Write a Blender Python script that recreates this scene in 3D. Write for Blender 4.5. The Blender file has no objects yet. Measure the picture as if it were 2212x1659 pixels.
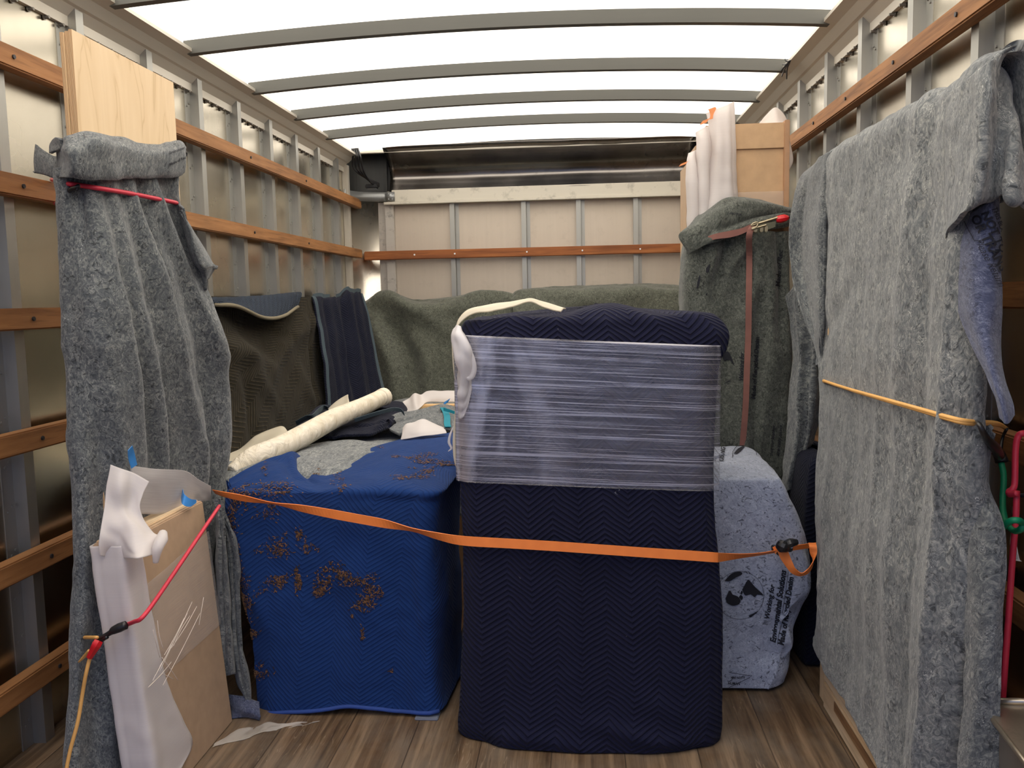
import bpy, bmesh, math, random
import numpy as np
from mathutils import Vector, Matrix
from mathutils.kdtree import KDTree
SC = bpy.context.scene
COL = SC.collection
random.seed(7)

# ------------------------------------------------------------------ camera
CAM = np.array([0.0, 0.0, 1.15])
FPX = 1837.74
RR = np.array([0.99635878, 0.08274391, -0.02055799])
UU = np.array([0.0122261, 0.09996963, 0.99491537])
BK = np.array([0.08437836, -0.99154401, 0.09859399])
cd = bpy.data.cameras.new('camera')
cd.sensor_width = 36.0
cd.lens = FPX / 2212 * 36.0
cd.clip_start = 0.02
co = bpy.data.objects.new('camera', cd)
COL.objects.link(co)
m = Matrix.Identity(4)
for i in range(3):
    m[i][0] = RR[i]; m[i][1] = UU[i]; m[i][2] = BK[i]; m[i][3] = CAM[i]
co.matrix_world = m
SC.camera = co

# ------------------------------------------------------------------ light: overcast sky, soft sun above the translucent roof
W = bpy.data.worlds.new('sky'); SC.world = W; W.use_nodes = True
nt = W.node_tree; nt.nodes.clear()
wo = nt.nodes.new('ShaderNodeOutputWorld'); bg = nt.nodes.new('ShaderNodeBackground')
tc = nt.nodes.new('ShaderNodeTexCoord'); sx = nt.nodes.new('ShaderNodeSeparateXYZ'); cr = nt.nodes.new('ShaderNodeValToRGB')
nt.links.new(tc.outputs['Generated'], sx.inputs[0])
mr = nt.nodes.new('ShaderNodeMapRange'); mr.inputs[1].default_value = -0.2; mr.inputs[2].default_value = 0.5
nt.links.new(sx.outputs[2], mr.inputs[0]); nt.links.new(mr.outputs[0], cr.inputs[0])
e = cr.color_ramp.elements
e[0].position = 0.2; e[0].color = (0.19, 0.21, 0.30, 1)
e[1].position = 0.55; e[1].color = (0.50, 0.60, 0.98, 1)
nt.links.new(cr.outputs[0], bg.inputs[0]); bg.inputs[1].default_value = 1.1
nt.links.new(bg.outputs[0], wo.inputs[0])
sd = bpy.data.lights.new('sun', 'SUN'); sd.energy = 9.5; sd.angle = math.radians(12); sd.color = (1.0, 0.89, 0.69)
so = bpy.data.objects.new('sun', sd); COL.objects.link(so); so.location = (0, 3, 6)
so.rotation_euler = (math.radians(8), math.radians(-6), 0)
SC.view_settings.view_transform = 'Standard'
try: SC.view_settings.look = 'None'
except Exception: pass
SC.view_settings.exposure = 0.32
SC.view_settings.gamma = 1.0
SC.view_settings.use_curve_mapping = False
SC.cycles.max_bounces = 10
SC.cycles.diffuse_bounces = 5
SC.cycles.transparent_max_bounces = 24

# ------------------------------------------------------------------ helpers
def ray(px, py): return (px - 1106) * RR - (py - 829.5) * UU - FPX * BK
def aY(px, py, Y): d = ray(px, py); return CAM + d * (Y / d[1])
def aX(px, py, X): d = ray(px, py); return CAM + d * (X / d[0])
def aZ(px, py, Z): d = ray(px, py); return CAM + d * ((Z - CAM[2]) / d[2])
def proj(P):
    v = np.asarray(P) - CAM
    w = -(v @ BK)
    return np.stack([1106 + FPX * (v @ RR) / w, 829.5 - FPX * (v @ UU) / w], -1)

def link(name, me, mats=None, parent=None):
    if mats is not None:
        for mm in (mats if isinstance(mats, (list, tuple)) else [mats]): me.materials.append(mm)
    o = bpy.data.objects.new(name, me); COL.objects.link(o)
    if me is not None and len(me.vertices):
        n = len(me.vertices); c = np.empty(n * 3); me.vertices.foreach_get('co', c); c = c.reshape(-1, 3)
        if parent is None:
            lo, hi = c.min(0), c.max(0)
            org = np.array([(lo[0] + hi[0]) / 2, (lo[1] + hi[1]) / 2, lo[2]])
            o.location = org
        else:
            org = np.array(world_loc(parent)); o.parent = parent
            lo, hi = c.min(0), c.max(0)
            mid = (lo + hi) / 2
            o.location = mid - org; org = mid
        c -= org
        me.vertices.foreach_set('co', c.ravel()); me.update()
    return o
def world_loc(o):
    l = Vector(o.location)
    while o.parent: o = o.parent; l = l + Vector(o.location)
    return l
def thing(name, label, cat, loc, group=None):
    o = bpy.data.objects.new(name, None); COL.objects.link(o); o.location = loc; o.empty_display_size = 0.05
    o['label'] = label; o['category'] = cat
    if group: o['group'] = group
    return o
def tag(o, label, cat, group=None, kind=None):
    o['label'] = label; o['category'] = cat
    if group: o['group'] = group
    if kind: o['kind'] = kind
    return o
def struct(o): o['kind'] = 'structure'; return o

class MB:
    """collects shapes into one mesh"""
    def __init__(s): s.v = []; s.f = []; s.mi = []; s.sm = []
    def add(s, v, f, mi=0, sm=False):
        k = len(s.v); s.v += [tuple(p) for p in v]; s.f += [tuple(i + k for i in q) for q in f]
        s.mi += [mi] * len(f); s.sm += [sm] * len(f); return s
    def box(s, x0, x1, y0, y1, z0, z1, b=0.0, mi=0):
        bm = bmesh.new(); bmesh.ops.create_cube(bm, size=1.0)
        for q in bm.verts: q.co = Vector(((x0 + x1) / 2 + q.co.x * (x1 - x0), (y0 + y1) / 2 + q.co.y * (y1 - y0), (z0 + z1) / 2 + q.co.z * (z1 - z0)))
        if b > 0: bmesh.ops.bevel(bm, geom=list(bm.edges), offset=b, segments=2, affect='EDGES')
        bm.verts.index_update()
        s.add([q.co for q in bm.verts], [[q.index for q in f.verts] for f in bm.faces], mi); bm.free(); return s
    def extr(s, prof, axis, a, b, mi=0):
        """closed 2D profile extruded along x, y or z"""
        n = len(prof)
        def P(p, t): return {'x': (t, p[0], p[1]), 'y': (p[0], t, p[1]), 'z': (p[0], p[1], t)}[axis]
        v = [P(p, a) for p in prof] + [P(p, b) for p in prof]
        f = [(i, (i + 1) % n, n + (i + 1) % n, n + i) for i in range(n)] + [tuple(range(n))[::-1], tuple(range(n, 2 * n))]
        return s.add(v, f, mi)
    def tube(s, pts, r, n=8, mi=0, res=6, smooth=True):
        pts = [np.array(p, float) for p in pts]
        if res > 1 and len(pts) > 2: P = crv(pts, res)
        else: P = np.array(pts)
        N = len(P); rr = np.broadcast_to(np.array(r, float), (len(pts),)) if np.ndim(r) else np.full(len(pts), float(r))
        rad = np.interp(np.linspace(0, 1, N), np.linspace(0, 1, len(pts)), rr)
        T = np.gradient(P, axis=0); T /= np.linalg.norm(T, axis=1)[:, None] + 1e-12
        a = np.array([0, 0, 1.0]) if abs(T[0][2]) < 0.9 else np.array([1.0, 0, 0])
        v = []
        for i in range(N):
            a = a - T[i] * (a @ T[i]); a /= np.linalg.norm(a) + 1e-12; b = np.cross(T[i], a)
            for k in range(n):
                t = 2 * math.pi * k / n; v.append(P[i] + rad[i] * (math.cos(t) * a + math.sin(t) * b))
        f = [(i * n + k, i * n + (k + 1) % n, (i + 1) * n + (k + 1) % n, (i + 1) * n + k) for i in range(N - 1) for k in range(n)]
        f += [tuple(range(n))[::-1], tuple(range((N - 1) * n, N * n))]
        return s.add(v, f, mi, smooth)
    def cyl(s, p, q, r, n=10, mi=0): return s.tube([p, q], r, n, mi, res=1, smooth=False)
    def ribbon(s, pts, wid, th=0.002, mi=0, res=8):
        """pts: centre points, wid: half-width vectors"""
        P = crv([np.array(p, float) for p in pts], res); Wd = crv([np.array(w, float) for w in wid], res)
        T = np.gradient(P, axis=0); N = np.cross(T, Wd); N /= np.linalg.norm(N, axis=1)[:, None] + 1e-12
        v = []
        for i in range(len(P)):
            v += [P[i] + Wd[i] + N[i] * th / 2, P[i] - Wd[i] + N[i] * th / 2, P[i] - Wd[i] - N[i] * th / 2, P[i] + Wd[i] - N[i] * th / 2]
        n = 4; f = [(i * n + k, i * n + (k + 1) % n, (i + 1) * n + (k + 1) % n, (i + 1) * n + k) for i in range(len(P) - 1) for k in range(n)]
        f += [(3, 2, 1, 0), tuple(range((len(P) - 1) * n, len(P) * n))]
        return s.add(v, f, mi)
    def build(s, name, mats, parent=None):
        me = bpy.data.meshes.new(name); me.from_pydata([tuple(map(float, p)) for p in s.v], [], s.f)
        me.polygons.foreach_set('material_index', s.mi); me.polygons.foreach_set('use_smooth', s.sm)
        bm = bmesh.new(); bm.from_mesh(me); bmesh.ops.recalc_face_normals(bm, faces=bm.faces); bm.to_mesh(me); bm.free()
        return link(name, me, mats, parent)

def crv(pts, res):
    """Catmull-Rom through points"""
    P = np.array(pts, float); n = len(P)
    if n == 2: return np.array([P[0] + (P[1] - P[0]) * t for t in np.linspace(0, 1, res + 1)])
    t = np.linspace(0, n - 1, (n - 1) * res + 1); return cr_eval(P, t)
def cr_w(t, n):
    """indices and weights of a clamped Catmull-Rom spline at parameters t in [0, n-1]"""
    i = np.clip(np.floor(t).astype(int), 0, n - 2); x = t - i
    w = np.stack([-0.5 * x + x**2 - 0.5 * x**3, 1 - 2.5 * x**2 + 1.5 * x**3, 0.5 * x + 2 * x**2 - 1.5 * x**3, -0.5 * x**2 + 0.5 * x**3], -1)
    idx = np.stack([i - 1, i, i + 1, i + 2], -1)
    return idx, w
def ext(P):
    """pads both ends by linear extrapolation along axis 0"""
    return np.concatenate([2 * P[:1] - P[1:2], P, 2 * P[-1:] - P[-2:-1]], 0)
def cr_eval(P, t):
    idx, w = cr_w(t, len(P)); E = ext(P)
    return (E[idx + 1] * w[..., None]).sum(-2)

def vnoise(u, v, sc, seed):
    r = np.random.RandomState(seed); G = r.rand(64, 64) * 2 - 1
    x = np.asarray(u) * sc; y = np.asarray(v) * sc
    i = np.floor(x).astype(int); j = np.floor(y).astype(int); fx = x - i; fy = y - j
    fx = fx * fx * (3 - 2 * fx); fy = fy * fy * (3 - 2 * fy)
    g = lambda a, b: G[a % 64, b % 64]
    return (g(i, j) * (1 - fx) + g(i + 1, j) * fx) * (1 - fy) + (g(i, j + 1) * (1 - fx) + g(i + 1, j + 1) * fx) * fy

class Patch:
    """a cloth surface through a grid of control points (rows down, columns across); folds are ridges along segments in uv"""
    def __init__(s, ctrl, folds=(), wob=0.006, wsc=5.0, seed=1, fine=0.0015):
        s.P = np.array([[np.array(p, float) for p in row] for row in ctrl]); s.R, s.Cn = s.P.shape[:2]
        s.folds = folds; s.wob = wob; s.wsc = wsc; s.seed = seed; s.fine = fine; s.sgn = 1.0
        g = s.base(*np.meshgrid(np.linspace(0, 1, 30), np.linspace(0, 1, 30)))
        s.t_ = np.linspace(0, 1, 60); g = s.base(*np.meshgrid(s.t_, s.t_))
        s.cu = np.concatenate([[0], np.cumsum(np.linalg.norm(np.diff(g, axis=1), axis=2).mean(0) + 1e-6)]); s.cv = np.concatenate([[0], np.cumsum(np.linalg.norm(np.diff(g, axis=0), axis=2).mean(1) + 1e-6)])
        s.Lu = s.cu[-1]; s.Lv = s.cv[-1]
        n = s.normal(*np.meshgrid(np.linspace(0.02, .98, 12), np.linspace(0.02, .98, 12)))
        c = s.base(*np.meshgrid(np.linspace(0.02, .98, 12), np.linspace(0.02, .98, 12)))
        if ((n * (CAM - c)).sum(-1)).mean() < 0: s.sgn = -1.0
    def mu(s, u): return np.interp(u, s.t_, s.cu)
    def mv(s, v): return np.interp(v, s.t_, s.cv)
    def base(s, u, v):
        u = np.asarray(u, float); v = np.asarray(v, float)
        iv, wv = cr_w(v * (s.R - 1), s.R); iu, wu = cr_w(u * (s.Cn - 1), s.Cn)
        E = ext(s.P); E = np.swapaxes(ext(np.swapaxes(E, 0, 1)), 0, 1)
        out = 0
        for a in range(4):
            row = 0
            for b in range(4): row = row + E[iv[..., a] + 1, iu[..., b] + 1] * wu[..., b, None]
            out = out + row * wv[..., a, None]
        return out
    def normal(s, u, v):
        e = 2e-3
        du = s.base(np.clip(u + e, 0, 1), v) - s.base(np.clip(u - e, 0, 1), v)
        dv = s.base(u, np.clip(v + e, 0, 1)) - s.base(u, np.clip(v - e, 0, 1))
        n = np.cross(du, dv); return s.sgn * n / (np.linalg.norm(n, axis=-1, keepdims=True) + 1e-12)
    def disp(s, u, v):
        x = s.mu(u); y = s.mv(v)
        d = s.wob * vnoise(x, y, s.wsc, s.seed) + s.wob * 0.45 * vnoise(x, y, s.wsc * 2.6, s.seed + 5) + s.fine * vnoise(x, y, 34, s.seed + 9)
        for (u0, v0, u1, v1, w, a) in s.folds:
            ax, ay, bx, by = s.mu(u0), s.mv(v0), s.mu(u1), s.mv(v1)
            dx, dy = bx - ax, by - ay; L2 = dx * dx + dy * dy + 1e-9
            t = ((x - ax) * dx + (y - ay) * dy) / L2; tc_ = np.clip(t, 0, 1)
            wig = 0.25 * w * np.sin(t * 7 + a * 900)
            off = ((x - ax) * dy - (y - ay) * dx) / math.sqrt(L2) + wig
            dd = off**2 + ((t - tc_)**2) * L2
            d = d + a * np.exp(-dd / (w * w)) * (0.35 + 0.65 * np.sin(np.clip(tc_, 0.02, .98) * math.pi)**0.5)
        return d
    def pos(s, u, v, off=0.0): return s.base(u, v) + s.normal(u, v) * (s.disp(u, v) + off)[..., None]
    def build(s, name, mat, parent=None, nu=80, nv=80, th=0.006, rag=0.0, sides='b'):
        u, v = np.meshgrid(np.linspace(0, 1, nu), np.linspace(0, 1, nv))
        if rag:
            nz = vnoise(u * s.Lu, v * s.Lv, 16, s.seed + 3) * 0.7 + vnoise(u * s.Lu, v * s.Lv, 60, s.seed + 4) * 0.3
            if 'b' in sides: v = v - v**10 * (rag / s.Lv) * (nz + 1)
            if 't' in sides: v = v + (1 - v)**10 * (rag / s.Lv) * (nz + 1)
            if 'l' in sides: u = u + (1 - u)**10 * (rag / s.Lu) * (nz + 1)
            if 'r' in sides: u = u - u**10 * (rag / s.Lu) * (nz + 1)
        A = s.pos(u, v); N = s.normal(u, v); B = A - N * th
        n = nu * nv; V = np.concatenate([A.reshape(-1, 3), B.reshape(-1, 3)])
        I = np.arange(n).reshape(nv, nu)
        q = np.stack([I[:-1, :-1], I[:-1, 1:], I[1:, 1:], I[1:, :-1]], -1).reshape(-1, 4)
        F = [q, q[:, ::-1] + n]
        for e_ in (I[0], I[-1][::-1], I[:, -1], I[:, 0][::-1]):
            F.append(np.stack([e_[1:], e_[:-1], e_[:-1] + n, e_[1:] + n], -1))
        F = np.concatenate(F)
        if s.sgn > 0: F = F[:, ::-1]
        me = bpy.data.meshes.new(name); me.vertices.add(len(V)); me.vertices.foreach_set('co', V.ravel())
        me.loops.add(F.size); me.loops.foreach_set('vertex_index', F.ravel())
        me.polygons.add(len(F)); me.polygons.foreach_set('loop_start', np.arange(0, F.size, 4)); 
        me.polygons.foreach_set('use_smooth', np.ones(len(F), bool))
        uvl = me.uv_layers.new(name='UVMap')
        UV = np.stack([s.mu(u).ravel(), (-s.mv(v)).ravel()], -1); UV = np.concatenate([UV, UV])
        uvl.data.foreach_set('uv', UV[F.ravel()].ravel())
        me.update(); me.validate()
        s.obj = link(name, me, mat, parent); return s.obj
    def locate(s, px, py):
        lo = np.array([0., 0.]); hi = np.array([1., 1.])
        for k in range(5):
            uu, vv = np.meshgrid(np.linspace(lo[0], hi[0], 41), np.linspace(lo[1], hi[1], 41))
            P = s.pos(uu, vv); D = np.linalg.norm(proj(P) - np.array([px, py]), axis=-1)
            fac = s.normal(uu, vv); D = D + 400 * (((fac * (CAM - P)).sum(-1)) < 0)
            j = np.unravel_index(D.argmin(), D.shape); c = np.array([uu[j], vv[j]]); w = (hi - lo) * 0.12
            lo = np.clip(c - w, 0, 1); hi = np.clip(c + w, 0, 1)
        return c
    def find(s, Q):
        """uv of the facing surface points seen at the places Q"""
        if not hasattr(s, '_kd'):
            n = 260; uu, vv = np.meshgrid(np.linspace(0, 1, n), np.linspace(0, 1, n)); P = s.pos(uu, vv)
            ok = ((s.normal(uu, vv) * (CAM - P)).sum(-1) > 0); px = proj(P); s._uv = np.stack([uu[ok], vv[ok]], -1); s._px = px[ok]
            s._kd = KDTree(len(s._px))
            for k, p in enumerate(s._px): s._kd.insert((p[0], p[1], 0), k)
            s._kd.balance()
        idx = [s._kd.find((q[0], q[1], 0))[1] for q in Q]; uv = s._uv[idx].copy(); e = 1e-3
        for _ in range(2):
            f0 = proj(s.pos(uv[:, 0], uv[:, 1])); fu = (proj(s.pos(uv[:, 0] + e, uv[:, 1])) - f0) / e; fv = (proj(s.pos(uv[:, 0], uv[:, 1] + e)) - f0) / e
            r = Q - f0; det = fu[:, 0] * fv[:, 1] - fu[:, 1] * fv[:, 0]; det = np.where(np.abs(det) < 1e3, 1e9, det)
            st = np.stack([(r[:, 0] * fv[:, 1] - r[:, 1] * fv[:, 0]) / det, (fu[:, 0] * r[:, 1] - fu[:, 1] * r[:, 0]) / det], -1)
            uv = np.clip(uv + np.clip(st, -.004, .004), 0, .998)
        return uv
    def stamp2d(s, name, verts2, faces, p0, p1, mat, parent, length=None, off=0.0034, flip=1):
        """lays a flat drawing (x along p0->p1 with unit width, y up) on the cloth"""
        a = np.array(p0, float); d = np.array(p1, float) - a; e2 = np.array([d[1], -d[0]]) * flip
        V = np.array(verts2, float); uv = s.find(a + V[:, :1] * d + V[:, 1:2] * e2)
        P = s.pos(uv[:, 0], uv[:, 1], off)
        me = bpy.data.meshes.new(name); me.from_pydata([tuple(p) for p in P], [], [tuple(f) for f in faces]); me.update()
        return link(name, me, mat, parent)
    def text(s, txt, p0, p1, mat, parent, name='printed_lettering', shear=0.0, bold=0.02, ysc=1.0):
        V, F = text_mesh(txt, shear, bold, ysc); return s.stamp2d(name, V, F, p0, p1, mat, parent)

_tm = {}
def text_mesh(txt, shear=0.0, bold=0.02, ysc=1.0):
    k = (txt, shear, bold, ysc)
    if k in _tm: return _tm[k]
    cu = bpy.data.curves.new('t', 'FONT'); cu.body = txt; cu.size = 1; cu.offset = bold; cu.resolution_u = 3; cu.shear = shear
    ob = bpy.data.objects.new('t', cu); COL.objects.link(ob)
    dg = bpy.context.evaluated_depsgraph_get(); dg.update()
    me = bpy.data.meshes.new_from_object(ob.evaluated_get(dg))
    V = np.array([(q.co.x, q.co.y) for q in me.vertices]); F = [tuple(p.vertices) for p in me.polygons]
    bpy.data.objects.remove(ob); bpy.data.curves.remove(cu); bpy.data.meshes.remove(me)
    w = V[:, 0].max() - V[:, 0].min(); V[:, 0] -= V[:, 0].min(); V /= w; V[:, 1] *= ysc
    _tm[k] = (V, F); return _tm[k]

# ------------------------------------------------------------------ materials
class G:
    def __init__(s, name):
        s.m = bpy.data.materials.new(name); s.m.use_nodes = True; s.t = s.m.node_tree
        s.b = s.t.nodes['Principled BSDF']; s.o = s.t.nodes['Material Output']
        s.tc = s.t.nodes.new('ShaderNodeTexCoord')
    def n(s, ty, **k):
        q = s.t.nodes.new('ShaderNode' + ty)
        for a, b in k.items(): setattr(q, a, b)
        return q
    def l(s, a, b): s.t.links.new(a, b)
    def vec(s, src='Object', sc=(1, 1, 1), rot=(0, 0, 0)):
        mp = s.n('Mapping'); mp.inputs['Scale'].default_value = sc; mp.inputs['Rotation'].default_value = rot
        s.l(s.tc.outputs[src], mp.inputs[0]); return mp.outputs[0]
    def noise(s, vec, sc, det=3, rough=0.5, dist=0.0):
        q = s.n('TexNoise'); q.inputs['Scale'].default_value = sc; q.inputs['Detail'].default_value = det
        q.inputs['Roughness'].default_value = rough; q.inputs['Distortion'].default_value = dist; s.l(vec, q.inputs['Vector']); return q.outputs[0]
    def ramp(s, fac, stops):
        q = s.n('ValToRGB'); el = q.color_ramp.elements
        while len(el) < len(stops): el.new(0.5)
        for e_, (p, c) in zip(el, stops): e_.position = p; e_.color = (c, c, c, 1) if isinstance(c, (int, float)) else (*c, 1)
        s.l(fac, q.inputs[0]); return q.outputs[0]
    def mix(s, fac, a, b, mode='MIX'):
        q = s.n('Mix', data_type='RGBA', blend_type=mode)
        for i, x in ((0, fac), (6, a), (7, b)):
            if hasattr(x, 'links') or hasattr(x, 'is_output'): s.l(x, q.inputs[i])
            elif i == 0: q.inputs[0].default_value = x
            else: q.inputs[i].default_value = (*x, 1)
        return q.outputs[2]
    def ma(s, op, a, b=None, c=None):
        q = s.n('Math', operation=op)
        for i, x in enumerate((a, b, c)):
            if x is None: continue
            if isinstance(x, (int, float)): q.inputs[i].default_value = x
            else: s.l(x, q.inputs[i])
        return q.outputs[0]
    def bump(s, h, st=0.3, d=0.01):
        q = s.n('Bump'); q.inputs['Strength'].default_value = st; q.inputs['Distance'].default_value = d; s.l(h, q.inputs['Height']); s.l(q.outputs[0], s.b.inputs['Normal'])
    def set(s, col=None, rough=None, metal=None, spec=None, sheen=None):
        for k, x in (('Base Color', col), ('Roughness', rough), ('Metallic', metal), ('Specular IOR Level', spec), ('Sheen Weight', sheen)):
            if x is None: continue
            if isinstance(x, (int, float)): s.b.inputs[k].default_value = x
            elif isinstance(x, tuple): s.b.inputs[k].default_value = (*x, 1)
            else: s.l(x, s.b.inputs[k])
        return s

def plain(name, col, rough=0.6, metal=0.0, spec=0.5):
    g = G(name); nz = g.noise(g.vec(), 30, 3)
    c = g.mix(nz, tuple(x * 0.82 for x in col), tuple(min(1, x * 1.12) for x in col)); g.set(c, rough, metal, spec); return g.m
def felt(name, dark, mid, light, fleck=0.5, sc=1.0, stretch=1.0):
    g = G(name); uv = g.vec('UV', (1, 1 / stretch, 1))
    big = g.noise(uv, 9 * sc, 3, 0.6); n1 = g.noise(uv, 170 * sc, 4, 0.7, 1.5); n2 = g.noise(uv, 330 * sc, 2, 0.6, 3.0)
    c = g.ramp(n1, [(0.30, dark), (0.50, mid), (0.68, light)])
    c = g.mix(g.ramp(big, [(0.35, 0.0), (0.65, 0.35)]), c, tuple(0.6 * a + 0.4 * b for a, b in zip(dark, mid)))
    dk = g.ramp(g.noise(uv, 120 * sc, 2, 0.5, 2.0), [(0.60, 0.0), (0.66, 1.0)])
    c = g.mix(g.ma('MULTIPLY', dk, 0.75 * fleck + 0.1), c, tuple(x * 0.35 for x in dark))
    w = g.noise(uv, 105 * sc, 1, 0.4, 5.0)
    fib = g.ramp(g.ma('ABSOLUTE', g.ma('SUBTRACT', w, 0.5)), [(0.0, 1.0), (0.018, 0.0)])
    fib = g.ma('MULTIPLY', fib, g.ramp(g.noise(uv, 60 * sc, 1), [(0.52, 0.0), (0.6, 1.0)]))
    c = g.mix(g.ma('MULTIPLY', fib, 0.8), c, tuple(min(1, x * 1.6 + 0.08) for x in light))
    g.set(c, 0.95, 0.0, 0.1, 0.25); g.bump(g.ma('ADD', n1, g.ma('MULTIPLY', n2, 0.5)), 0.55, 0.003); return g.m
def quilt(name, col, line, period=0.115, amp=0.042, space=0.0135, rot=0.0, lw=0.16, st=0.8, lift=0.004, fuzz=0.15):
    g = G(name); uv = g.vec('UV', (1, 1, 1), (0, 0, rot)); se = g.n('SeparateXYZ'); g.l(uv, se.inputs[0])
    wob = g.ma('MULTIPLY', g.ma('SUBTRACT', g.noise(uv, 7, 2), 0.5), 0.02)
    tri = g.ma('MULTIPLY', g.ma('PINGPONG', g.ma('ADD', se.outputs[0], wob), period / 2), amp / (period / 2))
    t = g.ma('DIVIDE', g.ma('ADD', g.ma('ADD', se.outputs[1], tri), wob), space)
    pp = g.ma('PINGPONG', t, 0.5)
    groove = g.ramp(pp, [(0.0, 0.0), (lw, 0.75), (0.5, 1.0)])
    stitch = g.ramp(pp, [(0.0, 1.0), (lw * 0.55, 0.0)])
    br = g.ramp(g.noise(uv, 50, 2), [(0.35, 0.3), (0.6, 1.0)])
    nz = g.noise(uv, 420, 3, 0.6); big = g.noise(uv, 6, 3)
    c = g.mix(nz, tuple(x * (1 - fuzz) for x in col), tuple(x * (1 + fuzz) + 0.002 for x in col))
    c = g.mix(g.ramp(big, [(0.4, 0.0), (0.7, 0.3)]), c, tuple(x * 0.7 for x in col))
    c = g.mix(g.ma('MULTIPLY', stitch, br), c, line)
    lint = g.ramp(g.noise(uv, 45, 3, 0.6, 1.0), [(0.76, 0.0), (0.78, 1.0)])
    c = g.mix(g.ma('MULTIPLY', lint, 0.5), c, (0.35, 0.35, 0.36))
    g.set(c, 0.9, 0.0, 0.12, 0.04); g.bump(g.ma('ADD', groove, g.ma('MULTIPLY', nz, 0.12)), st, lift); return g.m
def wood(name, a, b, c, axis='y', sc=1.0, rough=0.6):
    g = G(name); s1 = {'x': (1.2, 22, 22), 'y': (22, 1.2, 22), 'z': (22, 22, 1.2)}[axis]
    s1 = tuple(x * sc for x in s1); v = g.vec('Object', s1)
    n1 = g.noise(v, 1.6, 5, 0.6, 0.6); n2 = g.noise(g.vec('Object', tuple(x * 6 for x in s1)), 1.0, 3)
    n3 = g.noise(g.vec(), 3.0, 3)
    col = g.ramp(n1, [(0.28, a), (0.5, b), (0.72, c)])
    col = g.mix(g.ramp(n2, [(0.55, 0.0), (0.75, 0.5)]), col, tuple(x * 0.6 for x in a))
    col = g.mix(g.ramp(n3, [(0.5, 0.0), (0.75, 0.5)]), col, tuple(x * 0.72 for x in a))
    g.set(col, rough, 0, 0.3); g.bump(n2, 0.25, 0.001); return g.m
def metal(name, a, b, rough=(0.3, 0.5), axis='z', st=0.1, met=1.0, stain=0.0):
    g = G(name); s1 = {'x': (2, 40, 40), 'y': (40, 2, 40), 'z': (40, 40, 1.5)}[axis]
    n1 = g.noise(g.vec('Object', s1), 1.0, 4, 0.6); n2 = g.noise(g.vec(), 2.2, 4, 0.6); n3 = g.noise(g.vec(), 14, 5, 0.7)
    c = g.mix(g.ma('MULTIPLY', g.ma('ADD', n1, n2), 0.5), a, b)
    if stain: c = g.mix(g.ma('MULTIPLY', g.ramp(n3, [(0.55, 0.0), (0.7, 1.0)]), stain), c, tuple(x * 0.35 for x in a))
    r = g.n('MapRange'); r.inputs[1].default_value = 0.3; r.inputs[2].default_value = 0.7; r.inputs[3].default_value = rough[0]; r.inputs[4].default_value = rough[1]
    g.l(n2, r.inputs[0]); g.set(c, r.outputs[0], met); g.bump(g.ma('ADD', g.ma('MULTIPLY', n1, 0.4), n2), st, 0.01); return g.m
def sheetmat(name, col, transp, transl, rough=0.4, ribs=0.0, streak=False):
    g = G(name); g.set(col, rough, 0, 0.5)
    tr = g.n('BsdfTransparent'); tl = g.n('BsdfTranslucent'); tl.inputs[0].default_value = (*col, 1)
    m1 = g.n('MixShader'); m1.inputs[0].default_value = transl; g.l(g.b.outputs[0], m1.inputs[1]); g.l(tl.outputs[0], m1.inputs[2])
    m2 = g.n('MixShader'); g.l(m1.outputs[0], m2.inputs[1]); g.l(tr.outputs[0], m2.inputs[2])
    m2.inputs[0].default_value = transp
    if ribs:
        nz = g.noise(g.vec('UV', (1, 60, 1)), 8, 2); f = g.ma('ADD', g.ma('MULTIPLY', nz, ribs), transp - ribs / 2); g.l(f, m2.inputs[0])
    g.l(m2.outputs[0], g.o.inputs[0]); return g.m

RAILW = wood('stained_rail_wood', (0.15, 0.065, 0.024), (0.30, 0.135, 0.048), (0.40, 0.195, 0.075), 'y')
RAILX = wood('stained_rail_wood_cross', (0.17, 0.055, 0.02), (0.32, 0.11, 0.035), (0.42, 0.16, 0.05), 'x')
ALU = metal('aluminium_wall_sheet', (0.42, 0.385, 0.31), (0.57, 0.525, 0.43), (0.20, 0.30), 'z', 0.018, 1.0, 0.10)
STUD = metal('galvanised_stud', (0.33, 0.33, 0.31), (0.46, 0.455, 0.42), (0.34, 0.5), 'z', 0.05, 0.85)
CANT = metal('aluminium_cant_rail', (0.56, 0.53, 0.46), (0.70, 0.66, 0.58), (0.4, 0.55), 'y', 0.03, 0.45)
BOWM = metal('steel_roof_bow', (0.10, 0.10, 0.09), (0.14, 0.14, 0.125), (0.5, 0.65), 'x', 0.05, 0.3)
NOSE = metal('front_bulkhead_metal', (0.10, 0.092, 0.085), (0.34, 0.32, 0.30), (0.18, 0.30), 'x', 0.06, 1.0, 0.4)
FRONT = metal('front_wall_panel', (0.50, 0.435, 0.36), (0.63, 0.555, 0.465), (0.45, 0.6), 'z', 0.05, 0.55, 0.10)
HEAD = metal('scuffed_header', (0.55, 0.52, 0.44), (0.66, 0.62, 0.53), (0.45, 0.6), 'x', 0.05, 0.5, 0.45)
DARKM = plain('dark_steel', (0.05, 0.05, 0.055), 0.45, 0.7)
BLACKP = plain('black_plastic', (0.012, 0.012, 0.014), 0.35)
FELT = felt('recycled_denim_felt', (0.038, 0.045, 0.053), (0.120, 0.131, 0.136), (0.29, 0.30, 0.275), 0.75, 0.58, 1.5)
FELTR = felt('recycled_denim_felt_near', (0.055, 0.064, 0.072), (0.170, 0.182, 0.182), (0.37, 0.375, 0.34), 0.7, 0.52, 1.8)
FELTB = felt('blue_denim_felt', (0.035, 0.043, 0.085), (0.078, 0.090, 0.150), (0.17, 0.19, 0.27), 0.6, 0.55, 1.0)
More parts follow.
